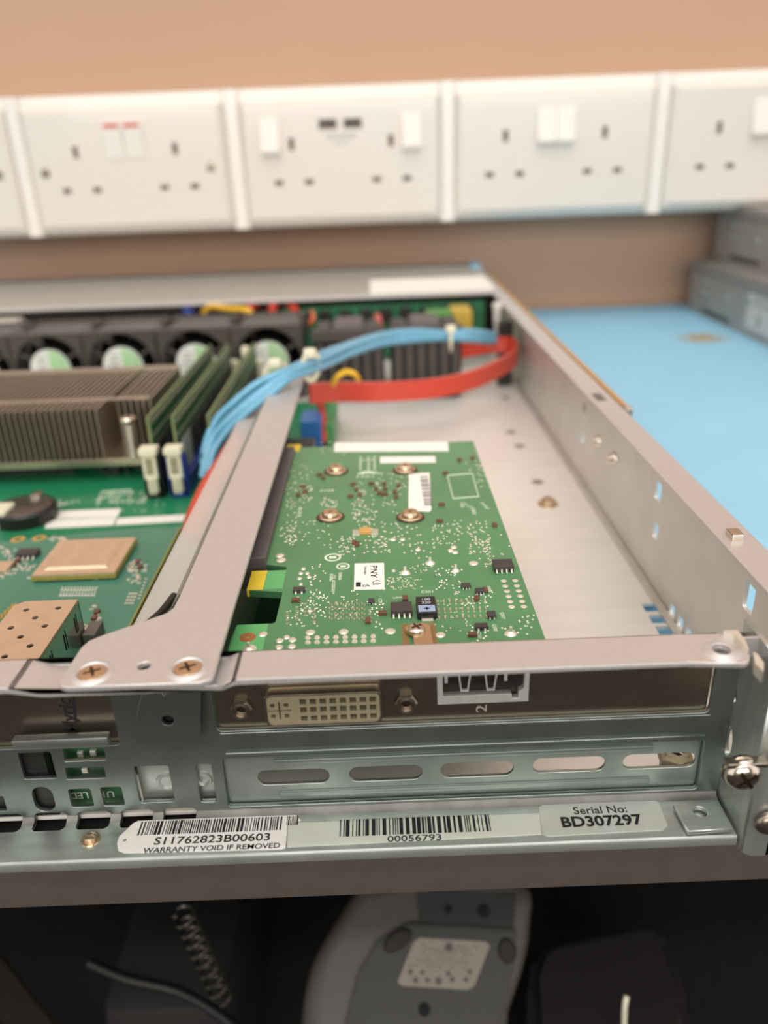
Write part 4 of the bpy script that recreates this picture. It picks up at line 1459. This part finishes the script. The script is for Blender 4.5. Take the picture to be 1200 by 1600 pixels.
def make_fan(X, kind):
    q = thing('cooling_fan', '', 'fan', (X, (FY0 + FY1) / 2, 1.2), group='cooling fans in a row')
    bm = new_bm()
    zc = 21.6
    plate(bm, [rrect(X - 19.6, X + 19.6, zc - 19.8, zc + 19.8, 1.5, 3), circle(X, zc, 18.4, 32)], 4.0, XZ(FY0 + 2), .2)
    plate(bm, [rrect(X - 19.6, X + 19.6, zc - 19.8, zc + 19.8, 1.5, 3), circle(X, zc, 18.4, 32)], 4.0, XZ(FY1 - 2), .2)
    plate(bm, [rrect(X - 18.8, X + 18.8, zc - 18.9, zc + 18.9, 6, 4), circle(X, zc, 18.2, 32)], FY1 - FY0 - 8, XZ((FY0 + FY1) / 2))
    link_mesh('housing', bm, FANP, q, True)
    R = Matrix.Translation((X, 0, zc)) @ Matrix.Rotation(math.pi / 2, 4, 'X')
    bm = new_bm(); lathe(bm, [(0, -FY0 - 1.5), (11.6, -FY0 - 1.5), (12.2, -FY0 - 2.5), (12.2, -FY0 - 30), (0, -FY0 - 30)], 28, R)
    link_mesh('hub', bm, BLACKP, q, True)
    bm = new_bm()
    for k in range(3):
        a = k * 120 + 30
        box(bm, 11, 18.8, -.9, .9, -FY0 - 4, -FY0 - 1.5, 0, R @ Matrix.Rotation(math.radians(a), 4, 'Z'))
    link_mesh('struts', bm, FANP, q)
    b0 = None
    for k in range(7):
        bm = new_bm()
        Rk = R @ Matrix.Rotation(math.radians(k * 360 / 7), 4, 'Z')
        vs = []
        for (r_, tw) in ((12, .55), (15, .5), (17.6, .42)):
            for s_ in (0, 1, 2):
                hh = -FY0 - 8 - s_ * 7
                an = (s_ - 1) * tw
                vs.append(bm.verts.new(Rk @ Vector((r_ * math.cos(an), r_ * math.sin(an), hh))))
        for i in range(2):
            for j in range(2):
                bm.faces.new((vs[i * 3 + j], vs[i * 3 + j + 1], vs[i * 3 + j + 4], vs[i * 3 + j + 3]))
        bmesh.ops.solidify(bm, geom=bm.faces[:], thickness=.8)
        link_mesh('blade', bm, BLACKP, q, True)
    bm = new_bm(); lathe(bm, [(0, -FY0 - 1.2), (11, -FY0 - 1.2), (11, -FY0 - 1.5)], 28, R)
    st_ = link_mesh('hub_sticker', bm, mat('hub_sticker_paper', (222, 226, 220), 0, .5), q, True)
    bm = new_bm()
    pts = [(0, -10.4)] + [(10.4 * math.cos(math.radians(t)), 10.4 * math.sin(math.radians(t))) for t in range(-80, 91, 17)]
    prism(bm, [(max(a, 0), b) for a, b in pts], -FY0 - 1.25, -FY0 - 1.1, R)
    link_mesh('green_half', bm, mat('green_print', (168, 206, 160), 0, .5), st_)
    bm = new_bm()
    for k in range(5):
        box(bm, -8 + k * .4, -2, -6 + k * 3, -5.2 + k * 3, -FY0 - 1.22, -FY0 - 1.05, 0, R)
    link_mesh('printed_lines', bm, INKB, st_)
    return q


labs = ['fan at the left edge, partly out of frame', 'fan second from left, hub sticker above heat sink', 'fan third from left behind the heat sink corner', 'fan fourth from left behind the memory modules', ]
for X, lab in zip((-221, -181, -141, -100.5, -60.5), ['black cooling fan at the far left edge of the frame', 'black cooling fan with green-white hub sticker, above the heat sink left part', 'black cooling fan with green-white hub sticker, above the heat sink middle',
                                             'black cooling fan directly behind the two memory modules', 'black cooling fan nearest the blue cable bundle']):
    o = make_fan(X, 0)
    o['label'] = lab
# rear-facing pair at right with bracket tops
for X, lab in ((-15.5, 'black fan cradle left one of the right pair, behind the blue cables'), (26, 'black fan cradle rightmost, behind the blue cables')):
    q = thing('fan_cradle', lab, 'fan', (X, 310, 1), group='fan cradles at right')
    bm = new_bm(); box(bm, X - 19, X + 19, 298, 340, 1, 36, 1)
    link_mesh('cradle_body', bm, BLACKP, q)
    bm = new_bm(); box(bm, X - 19.4, X + 19.4, 296, 299, 34, 40, .5)
    link_mesh('front_rim', bm, FANP, q)
    bm = new_bm(); box(bm, X - 8, X + 8, 303, 330, 36, 41, 1.2)
    link_mesh('centre_clip', bm, DARKP, q)
    for sg in (-1, 1):
        bm = new_bm(); box(bm, X + sg * 14 - 4, X + sg * 14 + 4, 306, 330, 36, 39, 1)
        link_mesh('side_clip', bm, BLACKP, q)
    for k in range(6):
        bm = new_bm(); box(bm, X - 17 + k * 6.2, X - 13.5 + k * 6.2, 295.6, 298, 4, 32, .5)
        link_mesh('guard_bar', bm, FANP, q)

# backplane and bits under the front cover
bp = thing('backplane_board', 'green backplane board below the front cover lip', 'circuit board', (0, 400, 1))
bm = new_bm(); box(bm, -60, 70, 395, 397, 2, 36)
link_mesh('board', bm, mat('backplane_green', (30, 104, 66), 0, .4, rgb2=(44, 124, 80), mix_scale=90), bp)
bm = new_bm()
for k in range(9):
    box(bm, -50 + k * 13, -42 + k * 13, 389, 395, 26, 34, .5)
link_mesh('connector', bm, BLACKP, bp)
bm = new_bm(); box(bm, 46, 58, 360, 384, 20, 36, .5)
o = link_mesh('yellow_connector', bm, mat('dull_yellow', (190, 160, 60), 0, .5)); tag(o, 'yellow connector near the far right corner of the chassis', 'connector')
bm = new_bm(); box(bm, 30, 46, 362, 372, 20, 36, .5)
o = link_mesh('green_terminal', bm, mat('leaf_green', (90, 150, 70), 0, .5)); tag(o, 'green connector beside the yellow one in the far corner', 'connector')
bm = new_bm(); q = P(780, 480, z=41); lathe(bm, [(0, 44), (2.6, 43.4), (3, 42), (2.6, 41), (1.5, 30), (1.5, 1)], 14, Matrix.Translation((70, q.y, 0)))
o = link_mesh('corner_post', bm, WPL, None, True); tag(o, 'white-topped post in the far right corner', 'post')
bm = new_bm(); box(bm, 68, 76, 318, 326, 1, 36, .6)
o = link_mesh('black_pillar', bm, BLACKP); tag(o, 'black plastic pillar against the right wall behind the red cable', 'bracket')
bm = new_bm(); q = P(10, 505, z=38); box(bm, q.x - 26, q.x + 6, q.y - 16, q.y + 14, 28, 39.5, 2)
o = link_mesh('grey_module', bm, mat('module_grey', (190, 186, 176), .2, .4), None, True); tag(o, 'pale grey module at the left edge in front of the fans', 'module')


# ================================================================ CABLES
def cable(name, pts, r, m, label, cat='cable', group=None, shape=None, n=10):
    bm = new_bm()
    if shape:
        sweep(bm, smooth_path(pts, 8), shape)
    else:
        tube(bm, pts, r, n, 8)
    o = link_mesh(name, bm, m, None, True)
    tag(o, label, cat, group)
    return o


core = [(772, 528, 30), (735, 524, 36), (700, 524, 38), (650, 524, 41), (600, 530, 43), (550, 545, 45), (500, 565, 47), (450, 586, 48), (410, 610, 44), (375, 638, 38), (345, 668, 31), (328, 700, 24), (322, 735, 16)]
offs = [(0, 0, 0), (3, 1.8, 1.5), (-2, 2.2, 2.5), (2, -1.8, -2), (-2, -1, -3), (1, 4, -1)]
for i, (ox, oy, oz) in enumerate(offs):
    pts = []
    for j, (a, b, z) in enumerate(core):
        q = P(a, b, z=z)
        tight = 1.0 if j not in (2, 7) else .65
        sp = 1.0
        if 8 <= j <= 10:
            sp = 1.5
        pts.append((q.x + ox * tight * sp * (.7 if j > 5 else .3), q.y + oy * tight * sp * 1.0, q.z + oz * tight * .75))
    cable('data_cable', pts, 1.45, BLUEC, 'translucent blue data cable in the tied bundle arching over the riser bracket end', 'cable', 'blue data cables in one tied bundle')
# cable ties
for (a, b, z, ang, lab) in ((704, 530, 38, 90, 'white cable tie around the blue bundle near the right fan'), (432, 588, 46, 40, 'cream cable clip on the blue bundle left of the strip end'), (486, 572, 47.5, 55, 'cream cable clip on the blue bundle right of the strip end')):
    q = P(a, b, z=z)
    t = thing('cable_tie', lab, 'cable tie', (q.x, q.y, q.z))
    bm = new_bm()
    pts = [Vector((q.x + (5.0 * math.cos(u)) * math.cos(math.radians(ang)), q.y + (5.0 * math.cos(u)) * math.sin(math.radians(ang)), q.z + 5.4 * math.sin(u))) for u in [k * math.pi / 8 for k in range(17)]]
    sweep(bm, pts, [(-1.2, -.35), (1.2, -.35), (1.2, .35), (-1.2, .35)], Vector((math.sin(math.radians(ang)), -math.cos(math.radians(ang)), 0)))
    link_mesh('strap', bm, CREAM, t)
    bm = new_bm(); box(bm, q.x - 2.4, q.x + 2.4, q.y - 3.2, q.y + 1, q.z + 3.6, q.z + 7.2, .8)
    link_mesh('tie_head', bm, CREAM, t, True)
# red flat cable on edge
RZ = 22
pts = [P(484, 615, z=28), P(530, 612, z=27), P(600, 612, z=26), P(680, 606, z=25), P(740, 592, z=24.5), P(785, 572, z=24), P(806, 556, z=24), Vector(P(800, 540, z=24))]
pts = [Vector(p) for p in pts]
for p in pts:
    p.x = min(p.x, 76.5)
pts += [Vector((62, pts[-1].y + 4, 24)), Vector((40, pts[-1].y - 3, 22)), Vector((25, pts[-1].y - 2, 20))]
cable('flat_cable', pts, 1, REDC, 'red flat cable running on edge across the pan to the right wall', shape=[(-1.1, -4.4), (1.1, -4.4), (1.1, 4.4), (-1.1, 4.4)])
pts = [P(300, 840, z=9), P(312, 797, z=14), P(334, 750, z=20), P(366, 700, z=27), P(396, 655, z=29.5), P(424, 612, z=30)]
cable('flat_cable', pts, 1, REDC, 'red cable showing left of the riser bracket sheet', shape=circ(4.2, 12, 2.0))
cable('red_wire', [P(505, 690, z=8), P(505, 660, z=14), P(502, 635, z=20), P(490, 622, z=24)], 1.5, REDC, 'thin red wire dropping behind the graphics card corner')
cable('yellow_wire', [P(520, 600, z=34), P(528, 588, z=38), P(540, 581, z=39), P(553, 584, z=38), P(560, 592, z=34)], 1.3, YELC, 'yellow wire loop above the red flat cable')
cable('yellow_wire', [P(318, 487, z=36), P(330, 479, z=40), P(355, 482, z=41), P(385, 484, z=41), P(392, 492, z=38)], 1.8, YELC, 'yellow wire behind the middle fans under the cover')
cable('red_wire', [P(385, 485, z=38), P(400, 477, z=38), P(410, 472, z=36)], 2.2, REDC, 'short red wire behind the fan right of the yellow wire')
cable('red_wire', [P(425, 482, z=38), P(440, 468, z=38), P(460, 482, z=37)], 2.6, REDC, 'red wire loop behind the fan nearest the blue bundle')
cable('red_wire', [P(590, 495, z=37), P(592, 508, z=37), P(592, 522, z=34)], 2.2, REDC, 'red wire between the two right fan cradles')
cable('orange_wire', [P(487, 487, z=38), P(490, 495, z=40), P(485, 505, z=38)], 1.4, mat('orange_wire', (200, 96, 50), 0, .4), 'orange wire left of the right fan pair')
bm = new_bm(); q = P(319, 480, z=38); box(bm, q.x - 14, q.x - 8, q.y, q.y + 8, 34, 39, .6)
o = link_mesh('blue_plug', bm, mat('plug_blue', (70, 100, 190), 0, .4)); tag(o, 'tiny blue plug behind the fans under the cover', 'connector')
# blue and green connectors behind the card's far left corner
q = P(490, 670, z=12)
bm = new_bm(); box(bm, q.x - 5, q.x + 4, q.y - 8, q.y + 10, MZ, 18, .5)
o = link_mesh('blue_connector', bm, mat('plug_blue2', (50, 110, 180), 0, .4)); tag(o, 'blue connector behind the graphics card left corner', 'connector')
bm = new_bm(); q = P(516, 655, z=10); box(bm, q.x - 1, q.x + 2.5, q.y - 22, q.y + 24, 1, 14, .3)
o = link_mesh('green_strip', bm, mat('strip_green', (70, 150, 90), 0, .4)); tag(o, 'upright green board edge behind the graphics card', 'circuit board')
bm = new_bm(); q = P(392, 575, z=34); lathe(bm, [(0, 6), (2, 5.2), (2.6, 3), (2.2, 0), (1.3, -28)], 12, Matrix.Translation((-68.5, 285, 30)))
o = link_mesh('cream_latch', bm, CREAM, None, True); tag(o, 'small cream round latch tip behind the memory modules', 'latch')

# ================================================================ TWO STEEL UNITS AT RIGHT
for i, (X0, z0, z1, lab) in enumerate(((263, TZ, 37.5, 'grey steel rack unit on the blue bench, lower of two stacked'), (279.5, 37.5, 79, 'grey steel rack unit stacked on top of the lower one'))):
    u = thing('rack_unit', lab, 'computer case', (X0 + 140, 440, z0), group='stacked rack units')
    yA, yB = 250, 552
    bm = new_bm(); box(bm, X0, X0 + 300, yA, yB, z0, z1 - 9, .5)
    link_mesh('body', bm, GREYCASE, u)
    bm = new_bm(); box(bm, X0 - 1.2, X0 + 301, yA, yB + .6, z1 - 9, z1, .8)
    link_mesh('lid', bm, mat('lid_steel', (158, 154, 150), .5, .5, .06), u, True)
    for k, (yy, zz) in enumerate(((520, z0 + 28), (520, z0 + 18), (478, z0 + 20), (440, z0 + 24))):
        bm = new_bm(); lathe(bm, [(0, 1), (2, .9), (2.4, 0)], 14, Matrix.Translation((X0, yy, zz)) @ Matrix.Rotation(-math.pi / 2, 4, 'Y'))
        link_mesh('rivet', bm, mat('rivet_blue_grey', (150, 166, 168), .5, .4), u, True)
    bm = new_bm()
    for k in range(14):
        box(bm, X0 - .15, X0 + .2, 470 + k * 3.6, 472 + k * 3.6, z0 + 2.5, z0 + 6.5)
    link_mesh('vent_slots', bm, HOLE, u)
    if i == 0:
        bm = new_bm(); box(bm, X0 - .25, X0, 390, 442, z0 + 6, z0 + 30)
        l_ = link_mesh('paper_label', bm, mat('label_grey_white', (196, 198, 196), 0, .5), u)
        bm = new_bm()
        for k in range(4):
            box(bm, X0 - .35, X0 - .2, 396, 436, z0 + 22 + k * 2, z0 + 22.7 + k * 2)
        box(bm, X0 - .35, X0 - .2, 420, 424, z0 + 9, z0 + 17)
        link_mesh('printed_lines', bm, INKB, l_)

# ================================================================ WALL TRUNKING AND SOCKETS
TY = 511.0
tr = thing('power_trunking', 'long white plastic trunking on the wall carrying the socket outlets', 'trunking', (0, 548, 76))
bm = new_bm()
prism(bm, [(585, 76), (585, 171), (TY + 7, 171), (TY + 3.5, 169.5), (TY + 2.5, 166), (TY + 2.5, 84), (TY + 6, 78), (TY + 12, 76)], -700, 700, YZ(0))
link_mesh('trunking_body', bm, WPL, tr)
centers = [P(208, 300, y=TY).x - 155, P(208, 300, y=TY).x, P(537, 295, y=TY).x, P(863, 268, y=TY).x, P(863, 268, y=TY).x + 155]
bm0 = None
for cx in centers + [centers[-1] + 155]:
    X = cx - 77.5
    bm = new_bm()
    prism(bm, [(X - 6.5, TY + 2.6), (X - 4.2, TY - 1.5), (X + 4.2, TY - 1.5), (X + 6.5, TY + 2.6)], 77, 170.6)
    link_mesh('divider', bm, WPL, tr)


def slot(bm, cx, cz, w_, h_, y=TY - 4.12):
    box(bm, cx - w_ / 2, cx + w_ / 2, y, y + .5, cz - h_ / 2, cz + h_ / 2)


info = ['left edge double socket, mostly outside the frame', 'white double socket with red-marked rockers and two visible screws', 'white double socket with two charging ports and outer rocker switches',
        'white double socket with paired centre rockers, middle right', 'white double socket at right edge above the stacked steel units']
for i, cx in enumerate(centers):
    cz = 120.5
    so = thing('double_socket', info[i], 'socket', (cx, TY, cz), group='double sockets in the trunking')
    bm = new_bm()
    X0, X1, Z0, Z1 = cx - 71.5, cx + 71.5, 80, 162.5
    holes_ = []
    lzz = cz - 12.5
    for dx in (-36, 36):
        holes_.append([(cx + dx - 1.9, lzz + 21.5), (cx + dx + 1.9, lzz + 21.5), (cx + dx + 1.9, lzz + 29.5), (cx + dx - 1.9, lzz + 29.5)])
        for d2 in (-11.1, 11.1):
            holes_.append([(cx + dx + d2 - 3.1, lzz - 1.8), (cx + dx + d2 + 3.1, lzz - 1.8), (cx + dx + d2 + 3.1, lzz + 1.8), (cx + dx + d2 - 3.1, lzz + 1.8)])
    plate(bm, [rrect(X0 + 3, X1 - 3, Z0 + 4, Z1 - 3, 1.5, 3)] + holes_, 2.0, XZ(TY - 3))
    # bevelled rim
    r0 = [(X0, Z0), (X1, Z0), (X1, Z1), (X0, Z1)]
    r1 = [(X0 + 3.2, Z0 + 4.2), (X1 - 3.2, Z0 + 4.2), (X1 - 3.2, Z1 - 3.2), (X0 + 3.2, Z1 - 3.2)]
    va = [bm.verts.new((a, TY + 2.5, b)) for a, b in r0]
    vb = [bm.verts.new((a, TY - .8, b)) for a, b in r0]
    vc = [bm.verts.new((a, TY - 4.0, b)) for a, b in r1]
    for A, B in ((va, vb), (vb, vc)):
        for k in range(4):
            bm.faces.new((A[k], A[(k + 1) % 4], B[(k + 1) % 4], B[k]))
    link_mesh('faceplate', bm, mat('white_faceplate', (220, 215, 207), 0, .22, .02, coat=.3), so)
    bm = new_bm()
    box(bm, X0 + 4, X1 - 4, TY - 1.6, TY - .9, Z0 + 5, Z1 - 5)
    link_mesh('pin_shutter', bm, mat('shutter_brown', (120, 104, 86), 0, .7), so)
    rock = {0: (-7.2, 7.2), 1: (-7.2, 7.2), 2: (-51, 51), 3: (-6.8, 6.8), 4: (-6.8, 6.8)}[i]
    for k, dx in enumerate(rock):
        bm = new_bm()
        w_ = 6.6
        if i in (0, 1):
            prism(bm, [(TY - 4, cz + 31), (TY - 5.2, cz + 31), (TY - 6.2, cz + 27), (TY - 4.6, cz + 8), (TY - 4, cz + 8)], cx + dx - w_, cx + dx + w_, YZ(0))
        else:
            prism(bm, [(TY - 4, cz + 31), (TY - 5, cz + 31), (TY - 9.5, cz + 9), (TY - 8.5, cz + 7), (TY - 4, cz + 6.5)], cx + dx - w_, cx + dx + w_, YZ(0))
        rk = link_mesh('rocker_switch', bm, WPL, so)
        if i in (0, 1):
            bm = new_bm(); box(bm, cx + dx - w_ + 1, cx + dx + w_ - 1, TY - 6.4, TY - 5, cz + 28, cz + 30.6, .3)
            link_mesh('red_indicator', bm, REDMARK, rk)
    if i in (0, 1):
        for dx in (-60.3, 60.3):
            bm = new_bm(); lathe(bm, [(0, .4), (3.0, .3), (3.4, 0)], 16, Matrix.Translation((cx + dx, TY - 4, cz)) @ Matrix.Rotation(math.pi / 2, 4, 'X'))
            link_mesh('screw', bm, NICKEL, so)
    if i == 2:
        for dx in (-9, 9):
            bm = new_bm(); box(bm, cx + dx - 6.6, cx + dx + 6.6, TY - 4.3, TY - 3.8, cz + 22, cz + 28.5)
            pt = link_mesh('charging_port', bm, mat('port_grey', (112, 100, 92), .1, .5), so)
            bm = new_bm(); box(bm, cx + dx - 5, cx + dx + 5, TY - 4.5, TY - 4.2, cz + 24.6, cz + 27)
            link_mesh('port_tongue', bm, mat('port_tongue_dark', (50, 44, 42), .1, .5), pt)
        bm = new_bm()
        text(bm, 'USB CHARGER', 3.2, Matrix.Translation((cx, TY - 4.1, cz + 17)) @ Matrix.Rotation(math.pi / 2, 4, 'X'), .05, .04)
        text(bm, '5V 2.1A', 2.6, Matrix.Translation((cx, TY - 4.1, cz + 12.5)) @ Matrix.Rotation(math.pi / 2, 4, 'X'), .03, .04)
        link_mesh('lettering', bm, INKB, so)

# ================================================================ UNDER THE BENCH
# grey handset-like device lying upside down, label toward the viewer
SHZ = -222
cd = P(672, 1505, z=-150)
fw = (CAM - cd).normalized()
rt = Vector((1, 0, 0))
up_ = fw.cross(rt).normalized()
rt = up_.cross(fw).normalized()
Rm = Matrix((rt, up_, fw)).transposed()
dv_ = thing('desk_phone_base', 'light grey rounded device lying upside down under the bench with white rating label', 'device', cd, Rm)
MW = Matrix.Translation(cd) @ Rm.to_4x4()
dist = (CAM - cd).length
pxmm = dist / F / 1.12


def dl(a, b):   # pixel -> local mm on the device face
    q = CAM + (P(a, b, z=-300) - CAM)
    d = (P(a, b, z=-300) - CAM)
    t = ((cd - CAM).dot(fw)) / d.dot(fw)
    w_ = CAM + d * t - cd
    return (w_.dot(rt), w_.dot(up_))


bodyp = [dl(a, b) for a, b in ((560, 1385), (530, 1430), (500, 1480), (480, 1530), (470, 1600), (470, 1680), (760, 1680), (795, 1580), (818, 1510), (828, 1450), (820, 1380), (700, 1360))]
facep = [dl(a, b) for a, b in ((640, 1442), (590, 1470), (560, 1520), (540, 1600), (535, 1680), (755, 1680), (785, 1580), (803, 1500), (805, 1452), (730, 1446))]
bm = new_bm()
ra = [(.97, -16), (1.0, -10), (1.0, -2), (.97, 1.5), (.90, 3.4), (.8, 4.0)]
cxb = sum(p[0] for p in bodyp) / len(bodyp); cyb_ = sum(p[1] for p in bodyp) / len(bodyp)
bp_s = [(v.x, v.y) for v in smooth_path([Vector((a, b, 0)) for a, b in bodyp + [bodyp[0]]], 4)[:-1]]
rings = []
for s_, h_ in ra:
    rings.append([bm.verts.new(MW @ Vector((cxb + (a - cxb) * s_, cyb_ + (b - cyb_) * s_, h_ * 1.0))) for a, b in bp_s])
for A, B in zip(rings[:-1], rings[1:]):
    for k in range(len(A)):
        bm.faces.new((A[k], A[(k + 1) % len(A)], B[(k + 1) % len(A)], B[k]))
bm.faces.new(rings[-1]); bm.faces.new(rings[0][::-1])
bmesh.ops.recalc_face_normals(bm, faces=bm.faces[:])
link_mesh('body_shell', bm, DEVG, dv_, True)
bm = new_bm()
prism(bm, facep, 3.6, 6.0, MW)
bmesh.ops.bevel(bm, geom=bm.edges[:], offset=.8, segments=2, affect='EDGES')
link_mesh('underside_plate', bm, DEVD, dv_, True)
for (a, b, rx, ry) in ((622, 1470, 6, 3.2), (790, 1486, 3.4, 4.2)):
    u, v = dl(a, b)
    bm = new_bm(); lathe(bm, [(0, 7.4), (.8, 7.2), (1, 6)], 24, MW @ Matrix.Translation((u, v, 0)) @ Matrix.Rotation(.5 if a < 700 else 0, 4, 'Z') @ Matrix.Diagonal((rx, ry, 1, 1)))
    link_mesh('rubber_foot', bm, RUBBER, dv_, True)
lp = [dl(a, b) for a, b in ((655, 1466), (757, 1472), (764, 1478), (740, 1540), (730, 1546), (630, 1540), (622, 1534), (646, 1474))]
bm = new_bm(); prism(bm, lp, 6.0, 6.3, MW)
rl = link_mesh('rating_label', bm, mat('shaded_white_label', (128, 120, 110), 0, .6), dv_)  # white label greyed in its colour to look shaded
bm = new_bm()
rnd = random.Random(5)
for row, yy in enumerate((1478, 1484, 1490, 1497, 1503, 1510)):
    for xx in range(660 - row * 4, 745 - row * 4, 9):
        if rnd.random() < .7:
            u, v = dl(xx, yy + (xx - 690) * .05)
            box(bm, u - .5, u + 1.3, v - .15, v + .15, 6.3, 6.36, 0, MW)
link_mesh('printed_lines', bm, MATS.get('ink_grey') or mat('ink_grey', (74, 68, 62), 0, .6), rl)
bm = new_bm()
for (xx, yy, s_) in ((701, 1480, 1.6), (642, 1518, .9), (660, 1519, .9), (700, 1521, .9), (733, 1518, .9), (650, 1531, 1), (668, 1531, .9), (685, 1532, 1.3), (706, 1530, 1), (727, 1530, .9)):
    u, v = dl(xx, yy); lathe(bm, [(0, 6.36), (s_, 6.36), (s_, 6.3)], 8, MW @ Matrix.Translation((u, v, 0)))
link_mesh('printed_symbol', bm, mat('ink_grey', (74, 68, 62), 0, .6), rl)
for (xx, yy, s_) in ((700, 1424, 1.3), (755, 1426, 2.0), (663, 1576, 2.2)):
    bm = new_bm()
    u, v = dl(xx, yy); lathe(bm, [(0, 6.5), (s_, 6.3), (s_ * 1.1, 3.8)], 10, MW @ Matrix.Translation((u, v, 0)))
    link_mesh('screw_hole', bm, HOLE, dv_)
bm = new_bm()
prism(bm, [dl(a, b) for a, b in ((650, 1392), (655, 1440), (800, 1452), (805, 1400))], 2.5, 4.6, MW)
link_mesh('battery_recess', bm, mat('recess_grey', (30, 30, 29), 0, .6), dv_)

# coiled cord
p0 = P(283, 1420, z=-110); p1 = P(348, 1560, z=-150)
bm = new_bm()
axis = (p1 - p0); L_ = axis.length; ax = axis.normalized(); s1_ = ax.cross(Vector((0, 0, 1))).normalized(); s2_ = ax.cross(s1_)
pts = [p0 + axis * (i / 120) + (s1_ * math.cos(i / 120 * 2 * math.pi * 9) + s2_ * math.sin(i / 120 * 2 * math.pi * 9)) * 3.4 for i in range(121)]
sweep(bm, pts, circ(.7, 6))
o = link_mesh('coiled_cord', bm, mat('shaded_cord', (60, 58, 54), .3, .25), None, True); tag(o, 'coiled pale cord hanging in the dark under the bench', 'cord')  # pale cord coloured dark for the gloom under the bench
# black case
cb = P(945, 1530, z=-170)
bm = new_bm()
hp = [P(a, b, z=-170) for a, b in ((826, 1600), (822, 1520), (838, 1478), (860, 1465), (1000, 1434), (1030, 1440), (1050, 1462), (1080, 1560), (1085, 1640), (826, 1660))]
prism(bm, [(p.x, p.y) for p in hp], -221, -170)
bmesh.ops.bevel(bm, geom=bm.edges[:], offset=5, segments=3, affect='EDGES')
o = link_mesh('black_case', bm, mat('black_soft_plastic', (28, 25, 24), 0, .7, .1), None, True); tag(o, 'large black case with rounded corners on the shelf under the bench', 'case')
cable('cream_lead', [P(975, 1605, z=-160), P(976, 1575, z=-158), P(979, 1556, z=-155)], 1.0, CREAM, 'thin cream lead tip in front of the black case')
# pale strip and cable at left
bm = new_bm()
a = [P(u, v, z=-180) for u, v in ((-30, 1480), (5, 1490), (60, 1560), (110, 1620), (40, 1640), (-30, 1540))]
prism(bm, [(p.x, p.y) for p in a], -186, -180)
bmesh.ops.bevel(bm, geom=bm.edges[:], offset=1.5, segments=2, affect='EDGES')
o = link_mesh('grey_bracket', bm, mat('shaded_strip', (60, 56, 52), .3, .4), None, True); tag(o, 'pale grey curved strip at the lower left under the bench', 'bracket')  # pale strip with the shade under the bench mixed into its grey
bm = new_bm()
box(bm, -110, -62, 60, 150, -221, -150, 10)
o = link_mesh('black_pouch', bm, mat('black_pouch', (22, 20, 20), 0, .7), None, True); tag(o, 'dark bag at lower left on the shelf under the bench', 'bag')
cable('black_cable', [P(140, 1505, z=-130), P(200, 1530, z=-132), P(280, 1550, z=-134), P(350, 1590, z=-136), P(400, 1640, z=-138)], 1.8, mat('cable_grey_black', (20, 19, 18), 0, .5), 'thin black cable crossing below the coiled cord')
